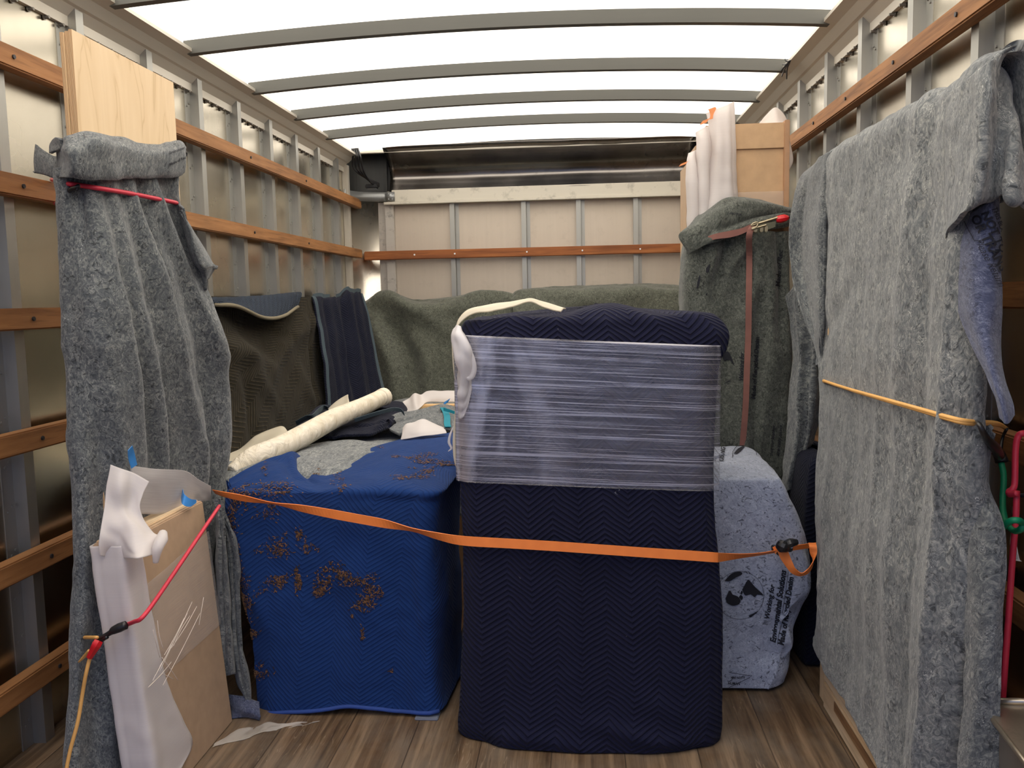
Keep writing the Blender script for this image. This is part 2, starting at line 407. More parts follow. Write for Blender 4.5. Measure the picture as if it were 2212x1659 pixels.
FELTL = felt('pale_blue_felt', (0.22, 0.245, 0.32), (0.36, 0.40, 0.50), (0.48, 0.52, 0.62), 1.0, 0.5, 1.0)
FELTG = felt('grey_green_felt', (0.045, 0.050, 0.040), (0.105, 0.112, 0.090), (0.19, 0.20, 0.155), 0.6, 0.55, 1.0)
FELTD = felt('dark_grey_green_felt', (0.038, 0.044, 0.038), (0.090, 0.098, 0.086), (0.18, 0.19, 0.16), 0.7, 0.6, 1.4)
INK = plain('black_ink', (0.012, 0.013, 0.02), 0.9)
NAVY = quilt('navy_quilting', (0.0100, 0.0112, 0.032), (0.004, 0.004, 0.010), 0.118, 0.046, 0.0148, 0, 0.2, 0.8, 0.006)
BLUE = quilt('royal_blue_quilting', (0.010, 0.038, 0.150), (0.007, 0.026, 0.105), 0.20, 0.075, 0.0135, 0.15, 0.18, 0.5, 0.004, 0.25)
BROWN = quilt('brown_quilting', (0.016, 0.013, 0.007), (0.105, 0.08, 0.042), 0.15, 0.085, 0.022, 0.9, 0.17, 0.6, 0.004)
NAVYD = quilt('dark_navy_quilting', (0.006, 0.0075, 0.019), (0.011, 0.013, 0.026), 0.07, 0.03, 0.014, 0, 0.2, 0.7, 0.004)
STEELB = quilt('steel_blue_quilting', (0.030, 0.043, 0.066), (0.015, 0.02, 0.04), 0.05, 0.02, 0.011, 0, 0.25, 0.9, 0.004)
BIND = plain('light_blue_binding', (0.048, 0.070, 0.085), 0.9)
TEAL = plain('teal_binding', (0.005, 0.20, 0.27), 0.85)
FOAM = sheetmat('packing_foam_sheet', (0.86, 0.82, 0.80), 0.12, 0.4, 0.5, 0.08)
FOAMT = sheetmat('thin_packing_foam', (0.86, 0.82, 0.80), 0.42, 0.4, 0.5, 0.2)
CREAM = plain('cream_foam', (0.78, 0.70, 0.56), 0.6)
def rollmat():
    g = G('wrapped_foam_roll'); v = g.vec('Object', (9, 9, 3), (0, 0.3, 0.5)); n1 = g.noise(v, 2.0, 4, 0.6, 0.8)
    c = g.ramp(n1, [(0.3, (0.66, 0.58, 0.43)), (0.6, (0.80, 0.73, 0.60))]); g.set(c, 0.55, 0, 0.4); g.bump(n1, 0.9, 0.02); return g.m
ROLLM = rollmat()
ORANGE = plain('orange_webbing', (1.0, 0.255, 0.05), 0.55)
PINKST = plain('faded_red_webbing', (0.24, 0.105, 0.085), 0.85)
REDC = plain('red_cord', (0.62, 0.03, 0.06), 0.5)
YELC = plain('yellow_cord', (0.78, 0.42, 0.12), 0.5)
GRNC = plain('green_cord', (0.0, 0.24, 0.10), 0.5)
REDP = plain('red_plastic', (0.60, 0.012, 0.02), 0.3)
TAPEB = plain('blue_tape', (0.05, 0.28, 0.72), 0.5)
TAPEO = plain('orange_tape', (0.85, 0.30, 0.10), 0.5)
MDF = plain('brown_fibreboard', (0.47, 0.325, 0.205), 0.65)
KRAFT = plain('kraft_cardboard', (0.58, 0.38, 0.21), 0.7)
PALEW = wood('pale_pine', (0.56, 0.38, 0.21), (0.72, 0.53, 0.33), (0.80, 0.63, 0.42), 'y', 0.6)
PAPER = plain('white_tag_paper', (0.8, 0.8, 0.82), 0.7)
# ------------------------------------------------------------------ the truck box
WL, WR_, YF, Y0 = -1.475, 0.915, 5.50, -0.15
def plank_floor():
    g = G('worn_truck_floor_planks'); se = g.n('SeparateXYZ'); g.l(g.tc.outputs['Object'], se.inputs[0])
    xs = g.ma('DIVIDE', se.outputs[0], 0.185); idx = g.ma('FLOOR', xs); fr = g.ma('FRACT', xs)
    cb = g.n('CombineXYZ'); g.l(g.ma('MULTIPLY', idx, 7.31), cb.inputs[2]); g.l(se.outputs[0], cb.inputs[0]); g.l(se.outputs[1], cb.inputs[1])
    def nz(scl, sc, d, dist=0.0):
        mp = g.n('Mapping'); mp.inputs['Scale'].default_value = scl; g.l(cb.outputs[0], mp.inputs[0]); return g.noise(mp.outputs[0], sc, d, 0.62, dist)
    grain = nz((26, 1.3, 1), 1.6, 6, 0.4); fine = nz((110, 5, 1), 1.0, 4); dirt = nz((3, 2, 1), 1.5, 5); strip = nz((38, 0.35, 1), 1.0, 1)
    c = g.ramp(grain, [(0.33, (0.045, 0.026, 0.013)), (0.5, (0.130, 0.082, 0.043)), (0.66, (0.27, 0.180, 0.105))])
    c = g.mix(g.ma('MULTIPLY', g.ramp(strip, [(0.4, 0.0), (0.6, 1.0)]), 0.4), c, (0.12, 0.068, 0.036))
    c = g.mix(g.ramp(dirt, [(0.42, 0.0), (0.66, 0.5)]), c, (0.22, 0.185, 0.145))
    c = g.mix(g.ramp(fine, [(0.58, 0.0), (0.72, 0.6)]), c, (0.05, 0.032, 0.02))
    sc1 = g.noise(g.vec('Object', (60, 4, 1), (0, 0, 0.55)), 1.0, 2, 0.5, 0.3)
    scr = g.ramp(g.ma('ABSOLUTE', g.ma('SUBTRACT', sc1, 0.5)), [(0.0, 1.0), (0.012, 0.0)])
    scr = g.ma('MULTIPLY', scr, g.ramp(g.noise(g.vec(), 5, 2), [(0.5, 0.0), (0.62, 0.5)]))
    c = g.mix(scr, c, (0.42, 0.32, 0.22))
    gap = g.ramp(fr, [(0.0, 1.0), (0.022, 0.0)])
    c = g.mix(gap, c, (0.02, 0.014, 0.01))
    g.set(c, 0.62, 0, 0.35); g.bump(g.ma('SUBTRACT', g.ma('MULTIPLY', fine, 0.3), gap), 0.5, 0.003); return g.m
struct(MB().box(WL - .03, WR_ + .03, Y0, YF + .05, -0.05, 0.0).build('floor', plank_floor()))
struct(MB().box(WL - .02, WL, Y0, 5.30, 0, 2.075).build('wall_left', ALU))
struct(MB().box(WR_, WR_ + .02, Y0, 5.30, 0, 2.075).build('wall_right', ALU))
def arc(cx, cy, r, a0, a1, n, th):
    o = [(cx + r * math.cos(a), cy + r * math.sin(a)) for a in np.linspace(a0, a1, n)]
    i = [(cx + (r + th) * math.cos(a), cy + (r + th) * math.sin(a)) for a in np.linspace(a1, a0, n)]
    return o + i
def smooth_all(o):
    for p in o.data.polygons: p.use_smooth = len(p.vertices) == 4
    return o
# rounded front corners
CORN = metal('rounded_corner_sheet', (0.60, 0.55, 0.47), (0.78, 0.72, 0.62), (0.22, 0.32), 'z', 0.10, 0.95, 0.08)
wf = struct(MB().box(-1.25, 0.69, YF, YF + .02, 0, 1.86).build('wall_front', FRONT))
for nm, cx, a0, a1 in (('trim_1', WL + .225, math.pi, math.pi / 2), ('trim_2', WR_ - .225, 0, math.pi / 2)):
    o = MB().extr(arc(cx, 5.285, .225, a0, a1, 15, .01), 'z', 0, 1.80).build(nm, CORN); struct(o); smooth_all(o)
for nm, cx, a0, a1 in (('trim_3', WL + .225, math.pi, math.pi / 2), ('trim_4', WR_ - .225, 0, math.pi / 2)):
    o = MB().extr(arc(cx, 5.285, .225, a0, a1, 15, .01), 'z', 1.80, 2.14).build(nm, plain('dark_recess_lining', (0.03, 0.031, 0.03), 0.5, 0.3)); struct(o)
# curved bulkhead above the header
bp = [[(x, 5.448 + 0.048 * math.sin(min(1, (z - 1.85) / .13) * math.pi / 2) - 0.22 * max(0, (z - 1.97) / .14)**1.4, z) for x in (-1.225, -0.9, -0.6, -0.27, 0, 0.3, 0.69)] for z in (1.85, 1.875, 1.91, 1.95, 2.0, 2.05, 2.105)]
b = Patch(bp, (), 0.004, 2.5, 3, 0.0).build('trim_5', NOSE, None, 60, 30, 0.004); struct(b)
# rear roof frame strip
struct(MB().box(-1.44, 0.85, 5.33, 5.37, 2.078, 2.098, .003).build('trim_6', CANT))
# translucent roof, arched
def zr(x): return 2.130 - 0.042 * ((x + .28) / 1.12)**2
rm = G('translucent_fibreglass_roof'); tl = rm.n('BsdfTranslucent')
fb = rm.noise(rm.vec('Object', (1, 1, 1)), 3, 3); cc = rm.mix(fb, (0.86, 0.84, 0.78), (0.90, 0.88, 0.83)); rm.l(cc, tl.inputs[0])
df = rm.n('BsdfDiffuse'); df.inputs[0].default_value = (0.8, 0.78, 0.72, 1)
mx = rm.n('MixShader'); mx.inputs[0].default_value = 0.25; rm.l(tl.outputs[0], mx.inputs[1]); rm.l(df.outputs[0], mx.inputs[2]); rm.l(mx.outputs[0], rm.o.inputs[0])
xs = np.linspace(-1.50, 0.94, 25)
rf = MB(); rf.add([(x, Y0, zr(x)) for x in xs] + [(x, 5.36, zr(x)) for x in xs], [(i, i + 1, 26 + i, 25 + i) for i in range(24)], 0, True)
struct(rf.build('ceiling', rm.m))
# added unseen panels sealing the front end against stray sky light
struct(MB().box(-1.5, .94, 5.35, 5.58, 2.098, 2.15).box(-1.5, .94, 5.53, 5.58, 0, 2.15).box(-1.52, -1.495, 5.2, 5.58, 0, 2.15).box(.935, .96, 5.2, 5.58, 0, 2.15).build('trim_7', plain('light_seal_panel', (0.03, 0.03, 0.03), 0.6)))
# cant rails with a hanging flange and bolts
def cant(sg, wall, nm):
    s = sg
    prof = [(wall, 2.079), (wall, 1.957), (wall - s * .012, 1.957), (wall - s * .012, 1.985), (wall - s * .035, 2.008), (wall - s * .045, 2.012), (wall - s * .070, 2.035), (wall - s * .105, 2.048), (wall - s * .105, 2.060), (wall - s * .030, 2.062), (wall - s * .030, 2.079)]
    return struct(MB().extr(prof, 'y', Y0, 5.26).build(nm, CANT))
c1 = cant(-1, WL, 'trim_8'); c2 = cant(1, WR_, 'trim_9')
YL = [0.58, 0.95, 1.31, 1.68, 2.05, 2.42, 2.82, 3.20, 3.57, 3.94, 4.30, 4.67, 5.03]
YR = [0.94, 1.31, 1.68, 2.03, 2.42, 2.84, 3.22, 3.61, 3.99, 4.37, 4.75, 5.10]
BOLTM = metal('zinc_bolt', (0.18, 0.17, 0.15), (0.30, 0.28, 0.25), (0.3, 0.5), 'z', 0.0, 0.7)
def bolts(par, X, s, ys):
    base = None
    for a, b_ in zip(ys[:-1], ys[1:]):
        if a < 1.6: continue
        for k in range(5):
            y = a + .07 + (b_ - a - .10) * k / 4
            if base is None:
                base = MB().cyl((X, y, 1.952), (X + s * .016, y, 1.952), .0045, 8).cyl((X, y, 1.952), (X + s * .003, y, 1.952), .008, 10).build('bolt', BOLTM, par); b0y = y; bl = base.location.copy()
            else:
                o = base.copy(); COL.objects.link(o); o.parent = par; o.location = bl + Vector((0, y - b0y, 0))
bolts(c1, WL + .002, 1, YL); bolts(c2, WR_ - .002, -1, YR)
# hat-section wall studs with rivets
def stud(x, s, y, z1, rivy=(-1,)):
    """s: direction into the room; y = near edge of the inner face"""
    w = x + s * .035
    prof = [(x, y - .045), (x + s * .002, y - .045), (x + s * .002, y - .002), (w, y), (w, y + .038), (x + s * .002, y + .040), (x + s * .002, y + .070), (x, y + .070)]
    mb = MB().extr(prof, 'z', 0.0, z1)
    z = 0.06
    while z < z1 - .02:
        mb.cyl((x, y - .030, z), (x + s * .0055, y - .030, z), .0042, 6).cyl((x, y - .014, z + .012), (x + s * .0055, y - .014, z + .012), .0042, 6); z += 0.115
    return mb.build('wall_stud', STUD)
ordn = ['first', 'second', 'third', 'fourth', 'fifth', 'sixth', 'seventh', 'eighth', 'ninth', 'tenth', 'eleventh', 'twelfth', 'thirteenth']
for i, y in enumerate(YL[::-1]):
    tag(stud(WL, 1, y, 2.005), 'grey galvanised wall stud with rivets, %s along the left wall counting from the front corner' % ordn[i], 'wall stud', 'studs of the left wall')
for i, y in enumerate(YR[::-1]):
    tag(stud(WR_, -1, y, 2.005), 'grey galvanised wall stud with rivets, %s along the right wall counting from the front corner' % ordn[i], 'wall stud', 'studs of the right wall')
# front corner posts of the left/right walls
tag(MB().box(WL, WL + .035, 5.255, 5.30, 0, 2.0, .002).build('corner_post', CANT), 'pale flat metal post where the left wall meets the rounded corner', 'post')
# front wall studs and edge post
for i, x in enumerate((-0.818, -0.36, -0.013, 0.345)):
    prof = [(x - .024, YF - .002), (x - .024, YF - .035), (x + .006, YF - .035), (x + .008, YF - .002), (x + .030, YF - .002), (x + .030, YF)]
    mb = MB().extr(prof + [(x - .024, YF)], 'z', 0, 1.78)
    for k in range(14): mb.cyl((x + .019, YF - .004, .1 + k * .12), (x + .019, YF, .1 + k * .12), .0045, 6)
    tag(mb.build('front_wall_stud', STUD), 'thin grey stud on the front wall, %s from the rounded left corner' % ordn[i], 'wall stud', 'studs of the front wall')
for x0, x1, side in ((-1.262, -1.205, 'left'), (0.615, 0.690, 'right')):
    mb = MB().box(x0, x1, YF - .035, YF, 0, 1.79, .002).box(x0 - (.05 if side == 'left' else -.075), x0 + (.0 if side == 'left' else .12), YF - .006, YF, 0, 1.79)
    for k in range(15):
        xx = x0 - .025 if side == 'left' else x1 + .02
        mb.cyl((xx, YF - .010, .08 + k * .12), (xx, YF, .08 + k * .12), .005, 6)
    tag(mb.build('edge_post', metal('scuffed_edge_post_' + side, (0.45, 0.42, 0.38), (0.58, 0.55, 0.50), (0.4, 0.6), 'x', 0.05, 0.5, 0.7)), 'scuffed flat metal edge post at the %s end of the front wall panels' % side, 'post')
hd = MB().box(-1.21, .69, 5.445, YF, 1.785, 1.862, .003).box(-1.26, .69, 5.430, YF, 1.770, 1.786, .002)
for x in (-.96, -.80, -.345, 0.0, .37, .62): hd.cyl((x, 5.426, 1.778), (x, 5.44, 1.778), .005, 6)
tag(hd.build('header_beam', HEAD), 'scuffed pale metal header beam across the front wall', 'beam')
# curved bracket strip and wiring in the left front corner
st = MB().extr(arc(WL + .235, 5.235, .215, math.pi, math.pi / 2, 12, .006), 'z', 1.792, 1.850).box(-1.245, -1.19, 5.438, 5.446, 1.792, 1.850)
for x in (-1.228, -1.203):
    for z in (1.805, 1.838): st.cyl((x, 5.436, z), (x, 5.44, z), .005, 8)
smooth_all(tag(st.build('bracket_strip', metal('grey_bracket', (0.28, 0.29, 0.29), (0.36, 0.37, 0.37), (0.4, 0.5), 'z', 0.03, 0.7)), 'grey curved metal strap bracket bridging the left front corner', 'bracket'))
wr = MB()
for k in range(4):
    rnd = random.Random(k)
    wr.tube([(-1.40 + .012 * k, 5.22, 2.10), (-1.385 + .015 * k, 5.20, 2.05 - .005 * k), (-1.40 + .02 * k, 5.23, 1.99), (-1.375 + .015 * k, 5.25, 1.95), (-1.33 + .01 * k, 5.29, 1.92 - .01 * k), (-1.27, 5.36, 1.895 - .006 * k)], .006, 6)
wr.box(-1.345, -1.27, 5.30, 5.36, 1.858, 1.885, .006)
tag(wr.build('wire_bundle', BLACKP), 'tangle of black wires hanging in the left front corner under the roof', 'wires')
tw = MB(); q0 = aX(1704, 130, .80)
for dx, dy_, dz in ((.0, .10, .02), (.01, .16, -.01), (-.02, .05, -.02), (.02, .12, -.03), (-.01, .02, .02)):
    tw.tube([(.806, q0[1], 2.043), (.80 + dx * .4, q0[1] + dy_ * .5, 2.036 + dz * .3), (.80 + dx, q0[1] + dy_, 2.034 + dz)], .0028, 5)
tag(tw.build('wire_scrap', BLACKP), 'small twisted black wire end sticking out at the right roof edge', 'wires')
# roof bows
BY = [2.53, 3.03, 3.62, 4.15, 4.66]
nmz = ['nearest to the camera', 'second from the camera', 'middle one of five', 'second from the front bulkhead', 'nearest to the front bulkhead']
for y, w in zip(BY, nmz):
    X = np.linspace(-1.40, .845, 25); v = []; 
    for x in X:
        z = zr(x) - .002
        v += [(x, y - .018, z), (x, y - .016, z - .046), (x, y + .016, z - .046), (x, y + .018, z)]
    f = [(i * 4 + k, i * 4 + (k + 1) % 4, i * 4 + 4 + (k + 1) % 4, i * 4 + 4 + k) for i in range(24) for k in range(4)] + [(0, 1, 2, 3), (96, 97, 98, 99)]
    tag(MB().add(v, f).build('roof_bow', BOWM), 'grey arched steel bow under the white roof, ' + w, 'roof bow', 'roof bows')
# wooden slat rails
def rail(name, x0, x1, y0, y1, z0, z1, mat, label, grp, nails, ax):
    o = MB().box(x0, x1, y0, y1, z0, z1, .004).build(name, mat); tag(o, label, 'rail', grp)
    for p in nails:
        d = (.004, 0, 0) if ax == 'x' else (0, .004, 0)
        q = np.array(p); MB().cyl(q - np.array(d), q + np.array(d), .0055, 8).build('screw', DARKM if ax == 'x' else PAPER, o)
lz = [1.802, 1.487, 1.154, 0.846, 0.533, 0.233]
pos_ = ['topmost on the left wall', 'second from the top on the left wall', 'third from the top on the left wall', 'fourth from the top on the left wall', 'fifth from the top on the left wall', 'lowest on the left wall']
for i, z in enumerate(lz):
    rail('wooden_rail', WL + .035, -1.40, Y0 + .02, 5.415 if i < 1 else 5.39, z - .055, z, RAILW, 'reddish brown wooden tie rail, ' + pos_[i], 'wooden rails of the left wall',
         [(-1.4, y + .02, z - .0275) for y in (YL[4], YL[6], YL[8], YL[10])] if i < 3 else [(-1.4, y + .02, z - .0275) for y in (1.68, 2.05)], 'x')
for i, z in enumerate([1.790, 1.475, 1.165, 0.862, 0.543, 0.233]):
    rail('wooden_rail', .84, WR_ - .035, Y0 + .02, 5.20, z - .053, z, RAILW, 'reddish brown wooden tie rail, ' + pos_[i].replace('left', 'right'), 'wooden rails of the right wall',
         [(.84, y + .02, z - .026) for y in (YR[3], YR[4], YR[5], YR[6], YR[7])] if i < 1 else [], 'x')
rail('wooden_rail', -1.398, .70, 5.425, 5.462, 1.421, 1.477, RAILX, 'straight reddish brown wooden rail screwed across the front wall', None, [(x, 5.425, 1.449) for x in (-1.07, -.81, -.35, 0.0, .36)], 'y')
# ------------------------------------------------------------------ left side: plywood sheets, blanket, wrapped package
def ply():
    g = G('birch_plywood'); se = g.n('SeparateXYZ'); g.l(g.tc.outputs['Object'], se.inputs[0]); nn = g.n('NewGeometry')
    sn = g.n('SeparateXYZ'); g.l(nn.outputs['Normal'], sn.inputs[0]); isf = g.ma('GREATER_THAN', g.ma('ABSOLUTE', sn.outputs[0]), 0.5)
    n1 = g.noise(g.vec('Object', (1, 5.5, 1.1)), 1.7, 3, 0.45, 0.9)
    rings = g.ma('PINGPONG', g.ma('MULTIPLY', n1, 5.0), 0.5)
    cf = g.ramp(rings, [(0.0, (0.54, 0.37, 0.19)), (0.07, (0.72, 0.54, 0.33)), (0.5, (0.80, 0.62, 0.40))])
    cf = g.mix(g.noise(g.vec('Object', (1, 60, 3)), 1.0, 3), cf, (0.72, 0.53, 0.32))
    pl = g.ma('PINGPONG', g.ma('DIVIDE', se.outputs[0], 0.0026), 0.5)
    ce = g.ramp(pl, [(0.1, (0.22, 0.12, 0.05)), (0.25, (0.60, 0.40, 0.22)), (0.5, (0.68, 0.48, 0.28))])
    g.set(g.mix(isf, ce, cf), 0.55, 0, 0.35); return g.m
PLY = ply()
pz = [('front one of the stack, its grained face showing', -1.1285, -1.1200, 1.766, 1.864), ('middle one of the stack, edge showing', -1.1385, -1.1297, 1.763, 1.866), ('back one of the stack against the wall side', -1.1480, -1.1395, 1.760, 1.862)]
for w, x0, x1, z, y0 in pz:
    tag(MB().box(x0, x1, y0, 2.336, 0.0, z, .0006).build('plywood_sheet', PLY), 'pale birch plywood sheet, ' + w, 'plywood', 'plywood sheets on the left')

rows = [362, 432, 520, 620, 740, 870, 1000, 1130, 1300, 1480, 1700]
lpx = [140, 144, 148, 153, 161, 171, 178, 181, 181, 170, 163]
rpx = [385, 388, 412, 447, 477, 494, 490, 470, 455, 450, 450]
xf = [-1.095, -1.095, -1.085, -1.07, -1.065, -1.075, -1.09, -1.098, -1.10, -1.10, -1.10]
ctrl = []
for r, l, q, X in zip(rows, lpx, rpx, xf):
    cs = []; a = aX(l, r, -1.135); cs.append((-1.20, a[1] + .09, a[2])); cs.append((-1.17, a[1] + .01, a[2])); cs.append(a)
    for k, t in enumerate((.12, .3, .5, .7, .86, 1.0)):
        cs.append(aX(l + (q - l) * t, r, X + (0.02 if k == 5 else 0) - .03 * (k == 0)))
    b = aX(q, r, X); cs.append((X - .05, b[1] + .03, b[2])); ctrl.append(cs)
F_ = [(.40, .02, .50, .62, .030, .022), (.48, .02, .64, .98, .035, .030), (.36, .03, .44, .95, .03, .014), (.56, .02, .78, .7, .04, .030), (.62, .03, .72, .55, .02, -.018),
      (.68, .02, .88, .42, .035, .030), (.45, .08, .57, .75, .022, -.016), (.33, .2, .36, .9, .03, -.006), (.75, .30, .84, .97, .03, -.022), (.60, .40, .68, 1.0, .03, -.020), (.72, .5, .74, 1.0, .035, .018), (.54, .04, .60, .4, .018, -.012)]
lb = thing('moving_blanket', 'grey felt blanket wrapped around the plywood sheets, red bungee near its top', 'blanket', (-1.12, 2.1, 0), None)
P = Patch(ctrl, F_, .009, 4.5, 11); P.build('blanket_body', FELT, lb, 150, 260, .006)
# rolled collar
cr_ = []
colpx = [(150, 155), (205, 205), (262, 262), (322, 320), (385, 380), (402, 398)]
for (py0, X) in ((0, -1.116), (1, -1.10), (2, -1.075), (3, -1.055), (4, -1.05), (5, -1.055), (6, -1.065)):
    row = []
    tops = [300, 287, 298, 312, 308, 318]; bots = [386, 392, 391, 388, 382, 374]
    fr_ = [0.28, 0.06, 0.0, 0.25, 0.55, 0.85, 1.0][py0]
    for i, (a, b_) in enumerate(colpx):
        row.append(aX(a + (b_ - a) * fr_, tops[i] + (bots[i] - tops[i]) * fr_, X + (0.0 if i else -.02)))
    l0 = aX(133, 300 + 85 * fr_, -1.135); cr_.append([(-1.18, l0[1] + .05, l0[2]), l0] + row)
PC = Patch(cr_, [(.1, .5, .9, .55, .02, .008), (.3, .3, .55, .8, .03, .008)], .007, 7, 21); PC.build('folded_collar', FELT, lb, 90, 40, .007, .006)
PC.text('Environmen', (364, 334), (398, 322), INK, lb, 'printed_lettering', 0.2, .03)
PC.text('Made of Rec', (364, 358), (400, 342), INK, lb, 'printed_lettering', 0.2, .03)
wing = [[aX(x, y, X) for x, y, X in r] for r in (
    [(78, 312, -1.28), (95, 325, -1.25), (122, 338, -1.20), (134, 318, -1.15)],
    [(74, 340, -1.28), (96, 350, -1.24), (124, 362, -1.19), (137, 350, -1.15)],
    [(76, 368, -1.28), (98, 374, -1.24), (124, 380, -1.19), (138, 380, -1.15)],
    [(72, 372, -1.285), (98, 378, -1.25), (124, 388, -1.19), (138, 392, -1.15)])]
Patch(wing, (), .003, 9, 4).build('blanket_corner', FELT, lb, 24, 20, .006)
flap = [[aX(x, y, X) for x, y, X in r] for r in (
    [(384, 440, -1.075), (388, 446, -1.06), (394, 455, -1.05), (398, 460, -1.07)],
    [(396, 500, -1.075), (408, 502, -1.035), (422, 505, -1.03), (428, 515, -1.07)],
    [(412, 560, -1.07), (430, 570, -1.025), (455, 568, -1.02), (462, 572, -1.05)],
    [(428, 585, -1.07), (444, 592, -1.03), (462, 578, -1.025), (466, 580, -1.05)],
    [(438, 630, -1.075), (444, 625, -1.04), (448, 606, -1.05), (452, 603, -1.07)])]
Patch(flap, (), .003, 9, 14).build('blanket_corner', FELT, lb, 24, 40, .006)
for L, R_, Yb, nm in (([(463, 1078), (469, 1130), (468, 1200), (470, 1330), (474, 1470)], [(480, 1078), (487, 1150), (494, 1230), (500, 1340), (508, 1462)], 2.20, 31),
                   ([(466, 1085), (484, 1175), (494, 1290), (500, 1400), (512, 1470), (534, 1512)], [(478, 1090), (516, 1185), (521, 1290), (527, 1400), (540, 1478), (541, 1520)], 2.235, 32)):
    c_ = []
    for (a, b_) in zip(L, R_):
        pa, pb = np.array(a, float), np.array(b_, float)
        c_.append([aY(*pa, Yb + .02), aY(*(pa * .72 + pb * .28), Yb - .012), aY(*((pa + pb) / 2), Yb + .0), aY(*(pa * .2 + pb * .8), Yb - .012), aY(*pb, Yb + .02)])
    Patch(c_, (), .005, 8, nm).build('blanket_corner', FELT, lb, 24, 80, .006, .004)

# upper red bungee
bu = thing('bungee_cord', 'red bungee cord pulled across the left grey blanket just under its collar', 'bungee cord', (-1.3, 1.9, 1.38), 'bungee cords')
pts = [aX(112, 388, -1.41), aX(135, 393, -1.22), aX(148, 397, -1.13)] + [P.pos(*P.locate(x, y), .010) for x, y in ((165, 401), (215, 409), (270, 418), (325, 429), (375, 438))] + [aX(386, 441, -1.12)]
pts[1][0] = -1.22
MB().tube(pts, .0055, 8, res=5).build('elastic_cord', REDC, bu)
MB().tube([aX(118, 440, -1.41), aX(128, 437, -1.30), aX(138, 425, -1.19)], .0045, 6).build('elastic_cord', REDC, bu)
MB().tube([aX(128, 440, -1.24), aX(138, 428, -1.18), aX(150, 412, -1.13), aX(165, 405, -1.105), aX(170, 401, -1.10), aX(165, 412, -1.105)], [.010, .010, .006, .005, .004, .003], 8).build('hook', BLACKP, bu)

# wrapped flat package
pk = thing('wrapped_package', 'flat brown board package standing on the floor, wrapped in white foam and clear film', 'package', (-1.01, 1.95, 0))
PK_SH = .050 / .63
px0, px1, py0, py1, pzt = -1.052, -.984, 1.775, 2.186, .625
n_before = set(bpy.data.objects)
MB().box(px0, px1, py0, py1, 0, pzt, .003).build('board_body', MDF, pk)
MB().box(px0 + .004, px1 - .012, py0 + .008, py1 - .004, pzt - .001, pzt + .005, .002).build('wood_top_edge', PALEW, pk)
# foam over the near end and part of the face; rises above the top
fo = [[(px0 - .004, py0 + .10, z), (px0 - .007, py0 - .002, z), (px0 + .02, py0 - .010, z), (px1 - .02, py0 - .010, z), (px1 + .006, py0 - .003, z), (px1 + .007, py0 + .045, z), (px1 + .010, py0 + e_, z)] for z, e_ in
      ((.622, .055), (.58, .060), (.5, .065), (.38, .075), (.26, .095), (.15, .135), (.07, .165), (.045, .10))]
Patch(fo, [(.3, 0, .32, 1, .02, .003), (.55, 0, .55, 1, .015, .002)], .003, 6, 41, .001).build('foam_wrap', FOAM, pk, 60, 80, .002)
f2 = [[aX(238, 1003, -1.075), aX(262, 1012, -1.05), aX(290, 1022, -1.03), aX(322, 1040, -1.0)],
      [aX(232, 1040, -1.075), aX(258, 1050, -1.045), aX(285, 1055, -1.03), aX(308, 1070, -1.01)],
      [aX(226, 1090, -1.075), aX(256, 1098, -1.05), aX(284, 1100, -1.03), aX(302, 1105, -1.01)],
      [aX(218, 1140, -1.07), aX(255, 1142, -1.04), aX(290, 1140, -1.01), aX(330, 1148, -.985)],
      [aX(213, 1172, -1.07), aX(250, 1178, -1.045), aX(292, 1180, -.99), aX(352, 1158, -.965)],
      [aX(214, 1200, -1.072), aX(250, 1205, -1.062), aX(295, 1205, -.972), aX(345, 1195, -.960)]]
Patch(f2, [(.3, .3, .8, .8, .015, .006), (.1, .6, .6, .9, .012, -.005)], .004, 9, 42, .001).build('foam_flap', FOAM, pk, 50, 50, .002)
f3 = [[aX(286, 1006, -1.055), aX(340, 1013, -1.05), aX(400, 1017, -1.045), aX(430, 1036, -1.045), aX(455, 1050, -1.045)],
      [aX(290, 1040, -1.055), aX(340, 1042, -1.05), aX(400, 1044, -1.05), aX(432, 1055, -1.05), aX(456, 1064, -1.05)],
      [aX(296, 1110, -1.062), aX(350, 1110, -1.06), aX(400, 1095, -1.06), aX(435, 1085, -1.06), aX(458, 1082, -1.06)]]
Patch(f3, (), .004, 6, 43, .001).build('foam_back_sheet', FOAMT, pk, 50, 30, .0015)
MB().tube([aX(352, 1152, -.962), aX(349, 1165, -.955), aX(340, 1185, -.955), aX(336, 1215, -.962)], [.010, .014, .012, .006], 10).build('foam_curl', FOAM, pk)
MB().ribbon([aX(281, 968, -1.03), aX(284, 985, -1.04), aX(290, 1008, -1.045)], [(.0, .010, .004), (.0, .014, .003), (0, .013, .002)], .001).build('blue_tape', TAPEB, pk)
MB().ribbon([aX(393, 1066, -1.05), aX(396, 1078, -1.03), aX(410, 1086, -1.02), aX(424, 1083, -1.02)], [(0.0, .006, .010), (0, .006, .012), (0, .003, .010), (0, .002, .004)], .001).build('blue_tape', TAPEB, pk)
FILM = sheetmat('clear_stretch_film', (0.85, 0.82, 0.80), 0.86, 0.2, 0.15, 0.15)
fl = Patch([[(px1 + .004, y, z + dz * (y - py0)) for y in (py0 + .01, py0 + .12, py0 + .25, py0 + .36, py1 + .002)] for z, dz in ((.50, .10), (.44, .05), (.36, .02), (.28, .0))], (), .001, 20, 44, .0005)
fl.build('stretch_film', FILM, pk, 60, 30, .0006)
GL = plain('film_streak', (0.80, 0.70, 0.60), 0.25)
sk = MB(); rnd = random.Random(5)
